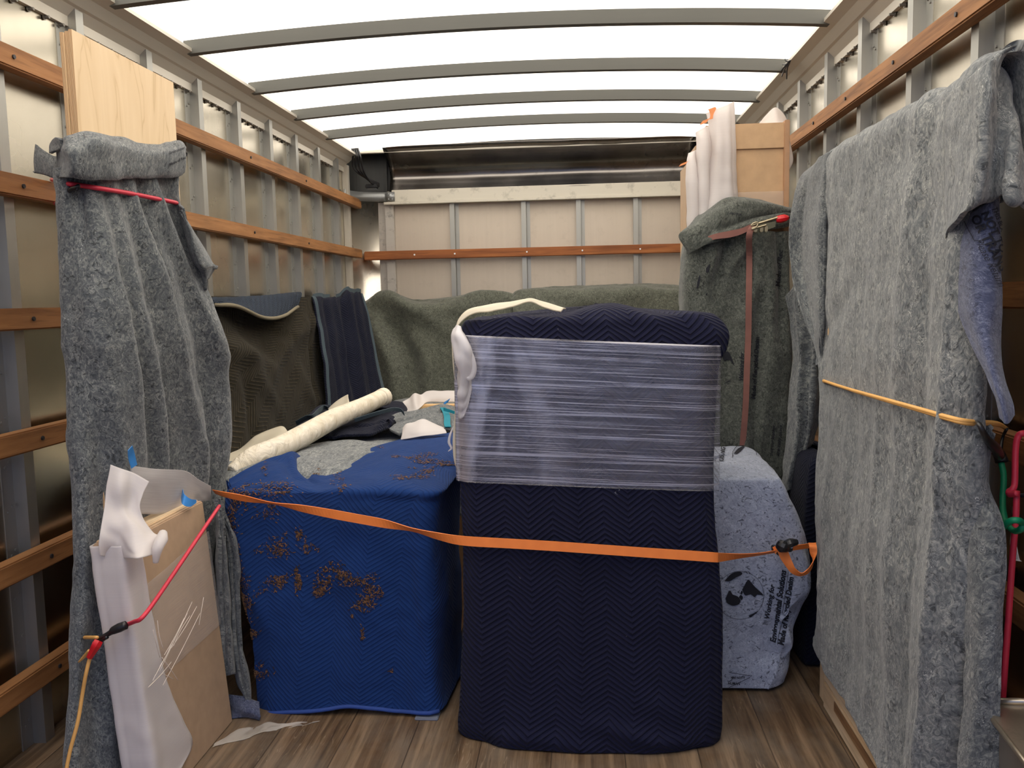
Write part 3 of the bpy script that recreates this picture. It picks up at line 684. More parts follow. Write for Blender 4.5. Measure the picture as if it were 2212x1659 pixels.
for a, b_ in (((415, 1300), (345, 1450)), ((405, 1325), (330, 1470)), ((398, 1335), (355, 1415)), ((425, 1310), (370, 1400)), ((432, 1325), (352, 1480)), ((372, 1385), (345, 1440)), ((410, 1330), (375, 1395)), ((440, 1290), (430, 1350)), ((370, 1430), (320, 1485)), ((350, 1420), (385, 1470)), ((350, 1455), (375, 1468)), ((340, 1340), (352, 1400)), ((330, 1360), (345, 1420))):
    sk.tube([aX(*a, px1 + .007), aX((a[0] + b_[0]) / 2 + rnd.uniform(-3, 3), (a[1] + b_[1]) / 2, px1 + .009), aX(*b_, px1 + .007)], .0008, 5)
sk.build('film_wrinkle', GL, pk)

# the package leans against the blanket
for o in [o for o in bpy.data.objects if o.parent == pk and o.name.split('.')[0] in ('board_body', 'wood_top_edge', 'foam_wrap', 'stretch_film')]:
    zc = world_loc(o)[2]
    for q in o.data.vertices: q.co.x -= PK_SH * (q.co.z + zc)
# lower red bungee with black hook, yellow cord with red clip
bu = thing('bungee_cord', 'bright red bungee cord slanting across the wrapped package, black hook at its lower end', 'bungee cord', (-1.0, 1.9, .4), 'bungee cords')
MB().tube([aX(474, 1093, -.97), aX(440, 1143, -.958), aX(380, 1232, -.957), aX(330, 1305, -.957), aX(305, 1336, -.958), aX(290, 1343, -.985), aX(268, 1352, -1.03)], .0048, 8, res=5).build('elastic_cord', REDC, bu)
h0 = aX(268, 1352, -1.03); h1 = np.array([h0[0] - .035, h0[1] - .012, h0[2] - .010])
MB().tube([aY(272, 1350, 1.722), aY(258, 1356, 1.72), aY(245, 1362, 1.72), aY(238, 1367, 1.72), aY(222, 1376, 1.72), aY(212, 1380, 1.725), aY(218, 1384, 1.72), aY(232, 1376, 1.715)], [.0095, .0105, .009, .006, .005, .005, .004, .004], 10).build('hook', BLACKP, bu)
yc = thing('bungee_cord', 'thin yellow cord with a red plastic clip dangling at the lower left', 'bungee cord', (-1.15, 1.72, .1), 'bungee cords')
MB().tube([aY(162, 1386, 1.90), aY(168, 1379, 1.85), aY(185, 1377, 1.76), aY(210, 1377, 1.715)], .004, 7).build('cord', YELC, yc)
MB().tube([aY(208, 1386, 1.71), aY(205, 1400, 1.708), aY(195, 1420, 1.708), aY(186, 1455, 1.70), aY(178, 1500, 1.70), aY(168, 1560, 1.69), aY(152, 1620, 1.68), aY(140, 1680, 1.67)], .0042, 7).build('cord', YELC, yc)
MB().tube([aY(192, 1405, 1.715), aY(182, 1418, 1.73), aY(170, 1430, 1.74)], [.003, .004, .002], 7).build('cord', YELC, yc)
MB().tube([aY(213, 1384, 1.705), aY(208, 1393, 1.70), aY(203, 1402, 1.70), aY(193, 1420, 1.70)], [.010, .011, .0095, .007], 6, smooth=False).build('clip', REDP, yc)

# ------------------------------------------------------------------ royal blue quilt over a cabinet
bq = thing('quilted_blanket', 'royal blue quilted moving blanket draped over a square load, soiled with brown shreds', 'blanket', (-.67, 2.6, 0))
MB().box(-.90, -.43, 2.285, 2.95, 0, .625, .02).build('covered_load', KRAFT, bq)
top = [[(496, 1040, 2.31), (560, 1003, 2.46), (628, 975, 2.60), (652, 985, 2.66), (690, 1012, 2.50), (740, 1000, 2.66), (800, 968, 2.78), (880, 948, 2.94), (985, 934, 3.06)],
       [(493, 1046, 2.285), (555, 1020, 2.37), (622, 1000, 2.45), (662, 1012, 2.47), (696, 1030, 2.42), (750, 1015, 2.50), (810, 994, 2.58), (880, 978, 2.68), (990, 965, 2.75)],
       [(491, 1052, 2.27), (552, 1038, 2.31), (620, 1030, 2.34), (665, 1034, 2.35), (705, 1040, 2.34), (755, 1032, 2.37), (815, 1022, 2.42), (885, 1010, 2.48), (990, 1000, 2.52)]]
ctrl = [[aY(x, y, Y) for x, y, Y in r] for r in top]
def brow(y, l, r, Yf, tilt=0):
    t = np.array([0, .1, .28, .4, .5, .65, .8, 1.0])
    xs_ = l + (r - l) * t; ys_ = np.interp(t, [0, .1, .28, .5, .72, .88, 1.0], [y + q for q in tilt]) if tilt else np.full(8, y)
    row = [aY(a, b_, Yf + (.02 if i == 0 else 0)) for i, (a, b_) in enumerate(zip(xs_, ys_))]
    e_ = row[-1]; row[-1] = e_ + np.array([0, .012, 0]); row.append(e_ + np.array([.03, .30, 0])); return row
ctrl.append(brow(1056, 489, 948, 2.252)); ctrl.append(brow(1085, 487, 942, 2.243)); ctrl.append(brow(1160, 496, 938, 2.24)); ctrl.append(brow(1250, 518, 936, 2.24))
ctrl.append(brow(1350, 542, 938, 2.243)); ctrl.append(brow(1450, 548, 944, 2.245)); ctrl.append(brow(1510, 551, 950, 2.243)); ctrl.append(brow(1540, 553, 955, 2.24, [5, 3, -4, -14, -6, 2, -4]))
PB = Patch(ctrl, [(.02, .42, .10, .7, .03, .010), (.05, .25, .3, .33, .025, -.010), (.2, .02, .34, .2, .03, -.018), (.36, .03, .42, .2, .025, -.016), (.55, .30, .6, .95, .05, .008), (.25, .55, .8, .62, .05, .006), (.8, .3, .82, .95, .02, -.008), (.3, .36, .7, .5, .08, .008)], .010, 4.0, 51, .0015)
PB.build('quilt_cover', BLUE, bq, 200, 260, .009)
# hem binding and torn dark edge
hem = MB(); hp = [PB.pos(u, .992, .004) for u in np.linspace(0.01, .86, 30)]; hem.tube(hp, .006, 6, res=1)
hem.build('hem_binding', plain('royal_blue_binding', (0.02, 0.06, 0.26), 0.8), bq)
# brown shreds stuck on the quilt
sh = MB(); rnd = random.Random(3); nprs = np.random.RandomState(4)
clus = [((500, 1110), 16, 70, 300), ((498, 1190), 14, 50, 260), ((515, 1260), 18, 50, 260), ((532, 1285), 16, 22, 150), ((560, 1050), 60, 8, 160), ((540, 1075), 50, 20, 150), ((600, 1052), 22, 10, 90), ((585, 1100), 14, 20, 60), ((545, 1370), 20, 10, 110), ((560, 1450), 16, 10, 110),
        ((585, 1190), 24, 14, 110), ((605, 1178), 12, 16, 70), ((650, 1165), 7, 18, 70), ((665, 1185), 12, 9, 60), ((600, 1250), 22, 7, 90), ((608, 1262), 10, 12, 70), ((644, 1255), 7, 26, 150), ((705, 1262), 18, 14, 150), ((690, 1278), 8, 8, 50), ((715, 1225), 22, 8, 60), ((735, 1240), 16, 14, 70),
        ((760, 1245), 20, 12, 110), ((790, 1262), 20, 16, 150), ((790, 1300), 24, 14, 160), ((815, 1285), 12, 10, 60), ((784, 1365), 3, 14, 40), ((760, 1332), 4, 4, 12), ((845, 1450), 3, 6, 10),
        ((735, 1045), 16, 12, 100), ((685, 1015), 12, 9, 70), ((572, 1012), 5, 10, 40), ((900, 985), 26, 4, 140), ((930, 998), 26, 4, 140), ((950, 1005), 24, 4, 130), ((885, 1028), 26, 4, 100), ((920, 1020), 24, 4, 90), ((852, 988), 14, 2, 30), ((820, 967), 8, 2, 16), ((870, 1034), 20, 3, 50)]
for (cx, cy), sx_, sy_, n in clus:
    c0 = PB.locate(cx, cy); a_ = PB.locate(cx + 20, cy) - c0; b_ = PB.locate(cx, cy + 15) - c0
    cores = nprs.randn(7, 2) * 0.7
    for k in range(int(n * 0.9)):
        g2 = cores[k % 7] + nprs.randn(2) * 0.36
        uv = np.clip(c0 + a_ * g2[0] * sx_ / 20 + b_ * g2[1] * sy_ / 15, .001, .999)
        p = PB.pos(uv[0], uv[1], .002); nn = PB.normal(uv[0], uv[1])
        t = nprs.randn(3); t -= nn * (t @ nn); t /= np.linalg.norm(t); w = np.cross(nn, t); L = rnd.uniform(.0015, .0042); ww = rnd.uniform(.0006, .0016)
        sh.add([p - t * L - w * ww, p - t * L + w * ww, p + t * L + w * ww + nn * .0012, p + t * L - w * ww + nn * .0012, p + nn * .0016], [(0, 1, 4), (1, 2, 4), (2, 3, 4), (3, 0, 4), (3, 2, 1, 0)], k % 3)
o = sh.build('brown_shreds', [plain('brown_shred', (0.10, 0.045, 0.018), 0.9), plain('tan_shred', (0.20, 0.10, 0.045), 0.9), plain('dark_shred', (0.035, 0.018, 0.01), 0.9)], bq); o['kind'] = 'stuff'

# ------------------------------------------------------------------ navy wrapped furniture in the middle
nv = thing('wrapped_furniture', 'tall dark navy quilted piece of furniture in the middle, wrapped with clear stretch film', 'furniture', (0, 2.35, 0))
MB().box(-.285, .305, 2.16, 2.56, 0, 1.085, .02).build('covered_load', KRAFT, nv)
def loop(xl, xr, yf, yb, z, bow=.01, r=.05, zf=0.0):
    """rounded rectangle starting at the back centre, going left, front, right"""
    xc = (xl + xr) / 2; pts_ = [(xc, yb), (xl + r, yb), (xl, yb - r), (xl - .002, (yf + yb) / 2), (xl, yf + r), (xl + r * .35, yf + r * .30), (xl + r * 1.1, yf)]
    for t in (.2, .35, .5, .65, .8): pts_.append((xl + (xr - xl) * t, yf - bow * math.sin(t * math.pi)))
    pts_ += [(xr - r * 1.1, yf), (xr - r * .35, yf + r * .30), (xr, yf + r), (xr + .002, (yf + yb) / 2), (xr, yb - r), (xr - r, yb), (xc, yb)]
    return [(a, b_, z(a, b_) if callable(z) else z) for a, b_ in pts_]
ztop = lambda x, y: 1.118 + .010 * math.sin(x * 13 + .8) + .008 * math.sin(x * 29)
lv = [loop(-.01, .03, 2.34, 2.36, ztop, 0, .005), loop(-.20, .22, 2.24, 2.50, ztop, 0, .05), loop(-.275, .30, 2.165, 2.57, lambda x, y: ztop(x, y) - .006, 0, .05)]
for z, xl, xr, yf, bow, r in ((1.098, -.305, .335, 2.140, .002, .05), (1.060, -.320, .362, 2.128, .004, .05), (1.02, -.322, .358, 2.126, .004, .05), (.975, -.318, .338, 2.130, .004, .045), (.85, -.320, .332, 2.130, .004, .045), (.664, -.328, .330, 2.128, .006, .045),
                     (.50, -.325, .338, 2.124, .010, .045), (.33, -.328, .350, 2.118, .014, .05), (.18, -.336, .352, 2.112, .020, .055), (.09, -.342, .350, 2.104, .028, .06), (.035, -.350, .350, 2.10, .036, .07), (.004, -.352, .348, 2.10, .040, .08)):
    lv.append(loop(xl, xr, yf, 2.60, z, bow, r))
PN = Patch(lv, [(.495, .50, .50, .93, .018, -.010), (.40, .62, .41, .98, .05, .006), (.56, .7, .58, .98, .04, .006), (.50, .88, .70, .985, .02, .012), (.56, .80, .68, .93, .03, .008), (.35, .93, .5, .96, .02, .008), (.36, .2, .62, .24, .02, .006)], .004, 5.0, 61, .001)
PN.build('quilt_cover', NAVY, nv, 340, 260, .009)
# stretch film
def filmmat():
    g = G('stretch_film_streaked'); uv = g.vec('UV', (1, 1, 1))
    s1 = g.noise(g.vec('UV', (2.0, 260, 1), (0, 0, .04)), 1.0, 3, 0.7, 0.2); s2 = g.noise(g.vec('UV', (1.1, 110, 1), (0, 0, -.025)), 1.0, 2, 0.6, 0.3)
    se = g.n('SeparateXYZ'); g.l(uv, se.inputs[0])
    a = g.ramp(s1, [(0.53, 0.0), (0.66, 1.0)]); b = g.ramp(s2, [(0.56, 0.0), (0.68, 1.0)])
    loose = g.n('MapRange'); loose.inputs[1].default_value = 0.72; loose.inputs[2].default_value = 1.12; loose.inputs[3].default_value = 1.0; loose.inputs[4].default_value = 0.0; g.l(se.outputs[0], loose.inputs[0])  # weight of daylight reflection painted into haze and streaks, strongest at the left
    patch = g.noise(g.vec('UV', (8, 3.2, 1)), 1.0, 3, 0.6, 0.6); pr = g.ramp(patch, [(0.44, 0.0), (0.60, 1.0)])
    haze_glare = g.ma('ADD', g.ma('MULTIPLY', g.ma('MULTIPLY', pr, loose.outputs[0]), 0.50), 0.09)
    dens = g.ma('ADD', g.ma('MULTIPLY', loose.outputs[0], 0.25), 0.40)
    f = g.ma('MINIMUM', g.ma('ADD', g.ma('MULTIPLY', haze_glare, g.ma('ADD', g.ma('MULTIPLY', s1, 1.4), 0.3)), g.ma('MULTIPLY', g.ma('MAXIMUM', a, b), dens)), 1.0)
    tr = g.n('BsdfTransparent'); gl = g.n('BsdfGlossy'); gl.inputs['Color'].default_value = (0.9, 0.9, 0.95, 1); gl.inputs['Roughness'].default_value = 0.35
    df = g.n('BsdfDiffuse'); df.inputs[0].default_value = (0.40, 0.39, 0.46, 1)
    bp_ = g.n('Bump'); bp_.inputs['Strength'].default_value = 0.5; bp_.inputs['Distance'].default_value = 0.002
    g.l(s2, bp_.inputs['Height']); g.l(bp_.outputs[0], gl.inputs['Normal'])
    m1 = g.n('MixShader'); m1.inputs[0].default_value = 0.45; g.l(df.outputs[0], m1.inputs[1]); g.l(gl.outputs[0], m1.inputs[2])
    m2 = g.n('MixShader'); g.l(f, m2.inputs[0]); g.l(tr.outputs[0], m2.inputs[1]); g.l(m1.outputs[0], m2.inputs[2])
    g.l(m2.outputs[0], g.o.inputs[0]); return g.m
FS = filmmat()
fr = []
for t in np.linspace(0, 1, 7):
    zl = 1.066 + (.690 - 1.066) * t; zr_ = 1.027 + (.664 - 1.027) * t
    fr.append(loop(-.334, .340, 2.114, 2.612, lambda x, y, a=zl, b=zr_: a + (b - a) * (x + .33) / .67, .004, .045))
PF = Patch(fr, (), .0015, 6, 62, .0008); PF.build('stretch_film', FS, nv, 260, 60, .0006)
# bunched film at the left corner
bn = MB(); rnd = random.Random(8)
WF = sheetmat('bunched_film', (0.86, 0.84, 0.85), 0.35, 0.3, 0.3)
bl = [[aY(x, y, Y) for x, y, Y in r] for r in (
    [(984, 705, 2.13), (988, 702, 2.10), (994, 706, 2.10), (998, 712, 2.12)], [(978, 722, 2.13), (985, 722, 2.08), (1000, 728, 2.08), (1008, 735, 2.11)],
    [(980, 750, 2.13), (990, 750, 2.07), (1008, 755, 2.07), (1020, 762, 2.11)], [(985, 790, 2.13), (996, 790, 2.07), (1012, 795, 2.08), (1024, 795, 2.11)],
    [(988, 815, 2.13), (998, 818, 2.08), (1012, 820, 2.09), (1022, 812, 2.11)], [(990, 860, 2.13), (996, 865, 2.10), (1006, 862, 2.10), (1020, 840, 2.11)],
    [(988, 905, 2.13), (992, 905, 2.11), (998, 903, 2.11), (1004, 895, 2.11)])]
Patch(bl, [(.2, .1, .4, .8, .01, .008), (.6, .1, .7, .7, .01, .008)], .005, 22, 63, .002).build('bunched_film', WF, nv, 30, 60, .001)
MB().tube([aY(x, y, 2.085) for x, y in ((998, 726), (1008, 744), (1020, 772), (1024, 795), (1020, 812), (1012, 817), (1004, 808), (1001, 780), (1000, 765))], [.003, .004, .006, .007, .007, .006, .005, .004, .003], 8).build('film_loop', WF, nv)
CREAMF = sheetmat('cream_foam_film', (0.84, 0.78, 0.64), 0.12, 0.4, 0.5)
ed = [[aY(985, 712, 2.14), aY(990, 690, 2.14), aY(1012, 668, 2.15), aY(1060, 656, 2.17), (aY(1120, 648, 2.2)), aY(1150, 645, 2.2), aY(1185, 655, 2.2), aY(1222, 668, 2.18)],
      [aY(983, 720, 2.12), aY(991, 700, 2.12), aY(1018, 679, 2.125), aY(1062, 671, 2.13), aY(1105, 662, 2.15), aY(1145, 652, 2.17), aY(1178, 664, 2.16), aY(1212, 672, 2.15)]]
e2 = [[(np.array(a) * .5 + np.array(b_) * .5) + np.array([0, -.004, .004]) for a, b_ in zip(*ed)]]
Patch([ed[0], e2[0], ed[1]], (), .003, 14, 64, .001).build('foam_corner', CREAMF, nv, 90, 16, .003)
MB().tube([aY(x, y, 2.15) for x, y in ((982, 715), (978, 735), (980, 790), (986, 850), (983, 905), (981, 950), (983, 990), (992, 1020), (1002, 1033))], [.004, .003, .002, .002, .002, .004, .004, .003, .002], 6).build('film_edge', CREAMF, nv)
MB().tube([aY(x, y, 2.16) for x, y in ((984, 915), (974, 935), (970, 955), (975, 968), (968, 975))], [.001, .003, .004, .003, .001], 6).build('film_loop', WF, nv)
# ------------------------------------------------------------------ pale blue felt over a box at the right
fb_ = thing('moving_blanket', 'pale blue felt blanket with globe print, right of the navy furniture', 'blanket', (.45, 2.65, 0))
MB().box(.26, .545, 2.455, 2.90, 0, .60, .02).build('covered_load', KRAFT, fb_)
def floop(z, xr, yf, xl=.22, yb=2.935, r=.05, bul=0.0, pin=0.0):
    xc = (xl + xr) / 2
    return [(xc, yb, z), (xl + .03, yb, z), (xl, yb - .04, z), (xl, (yf + yb) / 2, z), (xl, yf + .04, z), (xl + .04, yf, z), (xl + (xr - xl) * .35, yf, z), (xl + (xr - xl) * .6, yf, z), (xl + (xr - xl) * .8, yf + pin, z),
            (xr - r * .8, yf + pin * .5, z), (xr - r * .15, yf + r * .5, z), (xr + bul, yf + .14, z), (xr + bul * .8, (yf + yb) / 2 + .05, z), (xr, yb - .05, z), (xr - .04, yb, z), (xc, yb, z)]
fl_ = [floop(.642, .40, 2.62, .36, 2.72, .01), floop(.640, .50, 2.50, .27, 2.88, .03), floop(.634, .550, 2.435, .23, 2.93, .03), floop(.612, .568, 2.420, r=.04), floop(.56, .590, 2.418, r=.05), floop(.50, .610, 2.418, r=.06, bul=.005),
       floop(.42, .632, 2.418, r=.05, bul=.01), floop(.34, .650, 2.420, r=.045, bul=.01), floop(.28, .655, 2.424, r=.05, bul=.0), floop(.22, .640, 2.428, r=.10, bul=.0, pin=.008), floop(.17, .612, 2.432, r=.06, pin=.012), floop(.12, .608, 2.430, r=.05, pin=.010), floop(.06, .600, 2.424, r=.06), floop(.012, .582, 2.418, r=.07)]
PR = Patch(fl_, [(.60, .35, .66, .98, .03, -.014), (.64, .30, .72, .62, .035, .010), (.58, .8, .66, .82, .03, .016), (.55, .86, .68, .90, .025, -.010), (.67, .45, .72, .7, .02, -.010), (.45, .9, .6, .95, .03, .006), (.52, .2, .66, .25, .03, .004)], .006, 4.5, 71, .0012)
PR.build('blanket_body', FELTL, fb_, 260, 200, .006)
PR.text('Working for', (1661, 1336), (1673, 1262), INK, fb_, 'printed_lettering', .25, .03, 1.05)
PR.text('Environmental Solutions', (1675, 1388), (1698, 1231), INK, fb_, 'printed_lettering', .25, .04, 1.15)
PR.text('Made of Recycled Denim', (1692, 1394), (1714, 1246), INK, fb_, 'printed_lettering', .25, .04, 1.15)
def ring(n, r0, r1, a0=0, a1=2 * math.pi):
    A = np.linspace(a0, a1, n); V = [(r0 * math.cos(a), r0 * math.sin(a)) for a in A] + [(r1 * math.cos(a), r1 * math.sin(a)) for a in A]
    return V, [(i, i + 1, n + i + 1, n + i) for i in range(n - 1)]
def blob(poly, nseg=3):
    """fan of a polygon from its centroid, subdivided so it follows the cloth"""
    Pg = crv(list(poly) + [poly[0]], 3)[:-1]; c = Pg.mean(0); V = [tuple(c)]; n = len(Pg)
    for k in range(1, nseg + 1): V += [tuple(c + (p - c) * k / nseg) for p in Pg]
    F = [(0, 1 + i, 1 + (i + 1) % n) for i in range(n)]
    for k in range(nseg - 1): F += [(1 + k * n + i, 1 + (k + 1) * n + i, 1 + (k + 1) * n + (i + 1) % n, 1 + k * n + (i + 1) % n) for i in range(n)]
    return V, F
V, F = ring(60, .985, 1.0); PR.stamp2d('printed_globe', V, F, (1598, 1285), (1650, 1283), INK, fb_)
for poly in ([(-.62, .62), (-.3, .92), (.05, .98), (.12, .86), (-.15, .74), (-.4, .6)], [(.10, .22), (.34, .62), (.48, .52), (.66, .30), (.97, -.02), (.72, .0), (.60, -.10), (.45, .02), (.25, -.02), (.15, .08)],
             [(-.60, -.10), (-.42, .22), (-.3, .05), (-.1, -.04), (.02, -.22), (-.08, -.38), (-.3, -.42), (-.45, -.36), (-.55, -.28)], [(.33, -.86), (.62, -.72), (.74, -.66), (.6, -.8), (.4, -.93)],
             [(-.05, -.08), (.03, .02), (.12, -.08), (.06, -.2)], [(.02, .1), (.08, .2), (.12, .1), (.06, .04)]):
    V, F = blob(poly); PR.stamp2d('printed_globe', V, F, (1598, 1285), (1650, 1283), INK, fb_)
for a, b_ in (((1680, 1392), (1703, 1234)),):
    PR.stamp2d('printed_lettering', [(k / 12, h) for h in (0, .006) for k in range(13)], [(k, k + 1, k + 14, k + 13) for k in range(12)], a, b_, INK, fb_)
for a, b_ in (((1574, 1452), (1622, 1460)), ((1574, 1485), (1620, 1463))):
    V, F = ring(2, 0, 0); PR.stamp2d('printed_stamp', [(0, 0), (.5, 0), (1, 0), (1, .02), (.5, .02), (0, .02)], [(0, 1, 4, 5), (1, 2, 3, 4)], a, b_, INK, fb_)
PR.text('ARE NOT', (1578, 1465), (1604, 1466), INK, fb_, 'printed_stamp', .1, .03, 1.1)
PR.text('HUMAN', (1572, 1478), (1598, 1479), INK, fb_, 'printed_stamp', .1, .03, 1.1)
PR.text('USING', (1562, 998), (1567, 968), INK, fb_, 'printed_lettering', .1, .03, 1.3)
V, F = ring(40, .96, 1.0, .2, math.pi * 1.1); PR.stamp2d('printed_globe', V, F, (1608, 986), (1634, 990), INK, fb_)
V, F = blob([(-.9, 0), (-.6, .5), (-.1, .8), (-.3, .45), (-.6, .1)]); PR.stamp2d('printed_globe', V, F, (1608, 986), (1634, 990), INK, fb_)

# ------------------------------------------------------------------ tall wrapped boards at the back right
kb = thing('cardboard_carton', 'tall flat kraft carton rising above the dark blanket at the back right', 'carton', (.6, 3.1, 0))
MB().box(.518, .690, 3.03, 3.28, 0, 1.728, .003).build('carton_body', KRAFT, kb)
MB().box(.522, .688, 3.022, 3.03, 1.645, 1.729, .001).build('carton_flap', KRAFT, kb)
MB().box(.686, .703, 3.010, 3.055, .3, 1.735, .002).build('corner_batten', plain('scuffed_orange_batten', (0.46, 0.27, 0.15), 0.7), kb)
MB().box(.5225, .70, 3.016, 3.0225, 1.42, 1.50, .001).build('stretch_film', FILM, kb)
cl = [[(.60 + .10 * t, 3.10 + .03 * math.sin(t * 3), 1.735 + h * math.sin(min(1, t * 1.35) * math.pi * .55) * (1 if t < .8 else (1 - (t - .8) * 2.5))) for t in np.linspace(0, 1, 7)] for h in (0.0, .05, .10)]
cw = [[aY(x, y, Y) for x, y, Y in r] for r in (
    [(1640, 266, 3.10), (1655, 248, 3.12), (1674, 231, 3.14), (1690, 240, 3.16), (1702, 262, 3.16), (1706, 300, 3.12), (1714, 345, 3.10), (1704, 370, 3.08)],
    [(1645, 270, 3.10), (1660, 256, 3.11), (1676, 244, 3.12), (1688, 250, 3.13), (1698, 268, 3.12), (1701, 300, 3.10), (1704, 340, 3.09), (1701, 362, 3.07)],
    [(1650, 275, 3.09), (1664, 270, 3.09), (1678, 268, 3.09), (1688, 270, 3.09), (1696, 278, 3.08), (1699, 300, 3.08), (1700, 335, 3.07), (1700, 355, 3.06)])]
Patch(cw, (), .002, 10, 81, .0005).build('foam_curl', FOAM, kb, 40, 14, .003)
def foam_board(X0, X1, z, label, fr, tps, sh_, dy=0.0):
    t_ = thing('foam_wrapped_board', label, 'wrapped board', ((X0 + X1) / 2, 3.15, 0), 'foam wrapped boards at the back right')
    MB().box(X0 + .012, X1 - .004, 3.06 + dy, 3.25, 0, z - .03, .003).build('board_body', MDF, t_)
    Patch([[aY(x, y, Y) for x, y, Y in r] for r in fr], [(.3, .0, .34, 1, .02, .004), (.6, .1, .62, 1, .015, .003), (.8, .0, .8, .8, .01, -.003)], .004, 8, sh_, .001).build('foam_sheet', FOAM, t_, 50, 70, .002)
    for tp in tps: MB().ribbon([aY(x, y, 3.00) for x, y in tp], [(.012, 0, .004)] * len(tp), .001).build('orange_tape', TAPEO, t_)
foam_board(.352, .378, 1.64, 'leftmost and lowest of the white foam wrapped boards at the back right',
    [[(1486, 331, 3.04), (1493, 328, 3.03), (1500, 325, 3.03), (1508, 322, 3.04)], [(1483, 350, 3.04), (1492, 345, 3.02), (1502, 345, 3.02), (1512, 345, 3.04)], [(1482, 400, 3.04), (1492, 400, 3.01), (1506, 400, 3.01), (1516, 400, 3.04)], [(1485, 470, 3.04), (1495, 470, 3.015), (1508, 470, 3.015), (1520, 470, 3.04)], [(1486, 560, 3.05), (1495, 560, 3.03), (1508, 560, 3.03), (1520, 560, 3.05)]],
    [[(1484, 349), (1478, 352), (1474, 357)]], 82)
foam_board(.382, .412, 1.70, 'middle one of the white foam wrapped boards at the back right, stepping up',
    [[(1502, 286, 3.03), (1512, 280, 3.02), (1524, 274, 3.02), (1536, 272, 3.03)], [(1504, 310, 3.03), (1514, 305, 3.005), (1528, 305, 3.005), (1540, 305, 3.03)], [(1505, 380, 3.03), (1516, 380, 3.0), (1530, 380, 3.0), (1545, 380, 3.03)], [(1506, 460, 3.03), (1518, 460, 3.0), (1532, 460, 3.0), (1548, 460, 3.03)], [(1508, 560, 3.05), (1518, 560, 3.02), (1535, 560, 3.02), (1548, 560, 3.05)]],
    [[(1526, 258), (1522, 263), (1518, 268)], [(1622, 262), (1629, 261), (1637, 263)]][:1], 83)
foam_board(.416, .512, 1.765, 'tallest of the white foam wrapped boards at the back right, orange tape at its corner',
    [[(1524, 244, 3.02), (1545, 236, 3.0), (1566, 228, 2.995), (1578, 222, 3.0), (1587, 219, 3.01)], [(1527, 262, 3.02), (1546, 258, 2.99), (1566, 255, 2.985), (1578, 252, 2.99), (1589, 250, 3.01)], [(1536, 330, 3.02), (1550, 330, 2.985), (1568, 330, 2.98), (1582, 330, 2.985), (1592, 330, 3.01)], [(1520, 400, 3.02), (1545, 400, 2.99), (1568, 400, 2.98), (1584, 400, 2.985), (1594, 400, 3.01)], [(1512, 460, 3.02), (1540, 460, 2.99), (1566, 460, 2.985), (1584, 460, 2.985), (1594, 455, 3.01)], [(1512, 560, 3.03), (1540, 560, 3.02), (1566, 560, 3.015), (1584, 560, 3.015), (1594, 560, 3.02)]],
    [[(1540, 256), (1542, 246), (1539, 236), (1536, 234)]], 84)
gb = thing('moving_blanket', 'dark grey felt blanket around the tall boards, faded red strap over it', 'blanket', (.52, 3.1, 0))
lp = [1482, 1480, 1480, 1481, 1482, 1484, 1486]; rp = [1700, 1704, 1708, 1710, 1706, 1702, 1700]; ry = [500, 560, 640, 740, 860, 1000, 1250]
ct = []
for a, b_, y in zip(lp, rp, ry):
    pl, pr = aY(a, y, 2.99), aY(b_, y, 2.98); r = [(pl[0] + .02, 3.28, pl[2]), (pl[0], 3.12, pl[2]), pl]
    for t in (.15, .3, .45, .6, .75, .9): r.append(aY(a + (b_ - a) * t, y, 2.955))
    r += [pr, (pr[0] + .005, 3.12, pr[2]), (pr[0], 3.28, pr[2])]; ct.append(r)
PG = Patch(ct, [(.36, .02, .33, .25, .02, .022), (.42, .0, .36, .35, .02, -.018), (.62, .0, .44, .22, .02, .024), (.66, .0, .52, .42, .025, .028), (.70, .05, .62, .8, .03, .022), (.74, .0, .72, .5, .018, -.026), (.55, .3, .50, .95, .03, .020), (.42, .35, .40, .7, .025, -.016), (.60, .2, .58, .9, .015, -.012), (.30, .1, .31, .8, .03, .008)], .010, 5, 91, .0015)
PG.build('blanket_body', FELTD, gb, 200, 200, .007)
cg = [[aY(x, y, Y) for x, y, Y in r] for r in (
    [(1508, 468, 3.02), (1530, 452, 3.01), (1560, 436, 3.01), (1600, 432, 3.01), (1650, 436, 3.01), (1692, 442, 3.02), (1712, 446, 3.04)],
    [(1494, 486, 2.98), (1525, 462, 2.97), (1566, 432, 2.965), (1606, 428, 2.96), (1650, 434, 2.96), (1695, 442, 2.97), (1716, 448, 3.0)],
    [(1474, 500, 2.94), (1520, 482, 2.93), (1572, 462, 2.925), (1612, 458, 2.92), (1655, 456, 2.925), (1696, 456, 2.94), (1716, 456, 2.98)],
    [(1466, 512, 2.93), (1512, 512, 2.915), (1560, 494, 2.91), (1610, 480, 2.91), (1655, 470, 2.92), (1695, 462, 2.935), (1714, 462, 2.97)],
    [(1480, 535, 2.93), (1500, 540, 2.915), (1540, 520, 2.91), (1590, 500, 2.925), (1640, 490, 2.93), (1690, 480, 2.94), (1710, 478, 2.97)],
    [(1488, 552, 2.94), (1496, 545, 2.925), (1522, 522, 2.935), (1575, 508, 2.95), (1630, 500, 2.95), (1685, 492, 2.955), (1706, 490, 2.98)])]
PGC = Patch(cg, [(.3, .35, .8, .3, .02, .016), (.25, .6, .95, .45, .012, -.014), (.2, .3, .4, .9, .02, .010), (.4, .75, .8, .6, .012, .010)], .006, 9, 92, .001)
PGC.build('folded_collar', FELTD, gb, 120, 70, .007, .006)
PG.text('Made of Recycled Denim', (1631, 862), (1640, 728), INK, gb, 'printed_lettering', .2, .03, 1.0)
PG.text('Working for', (1604, 822), (1606, 760), INK, gb, 'printed_lettering', .2, .03, 1.0)
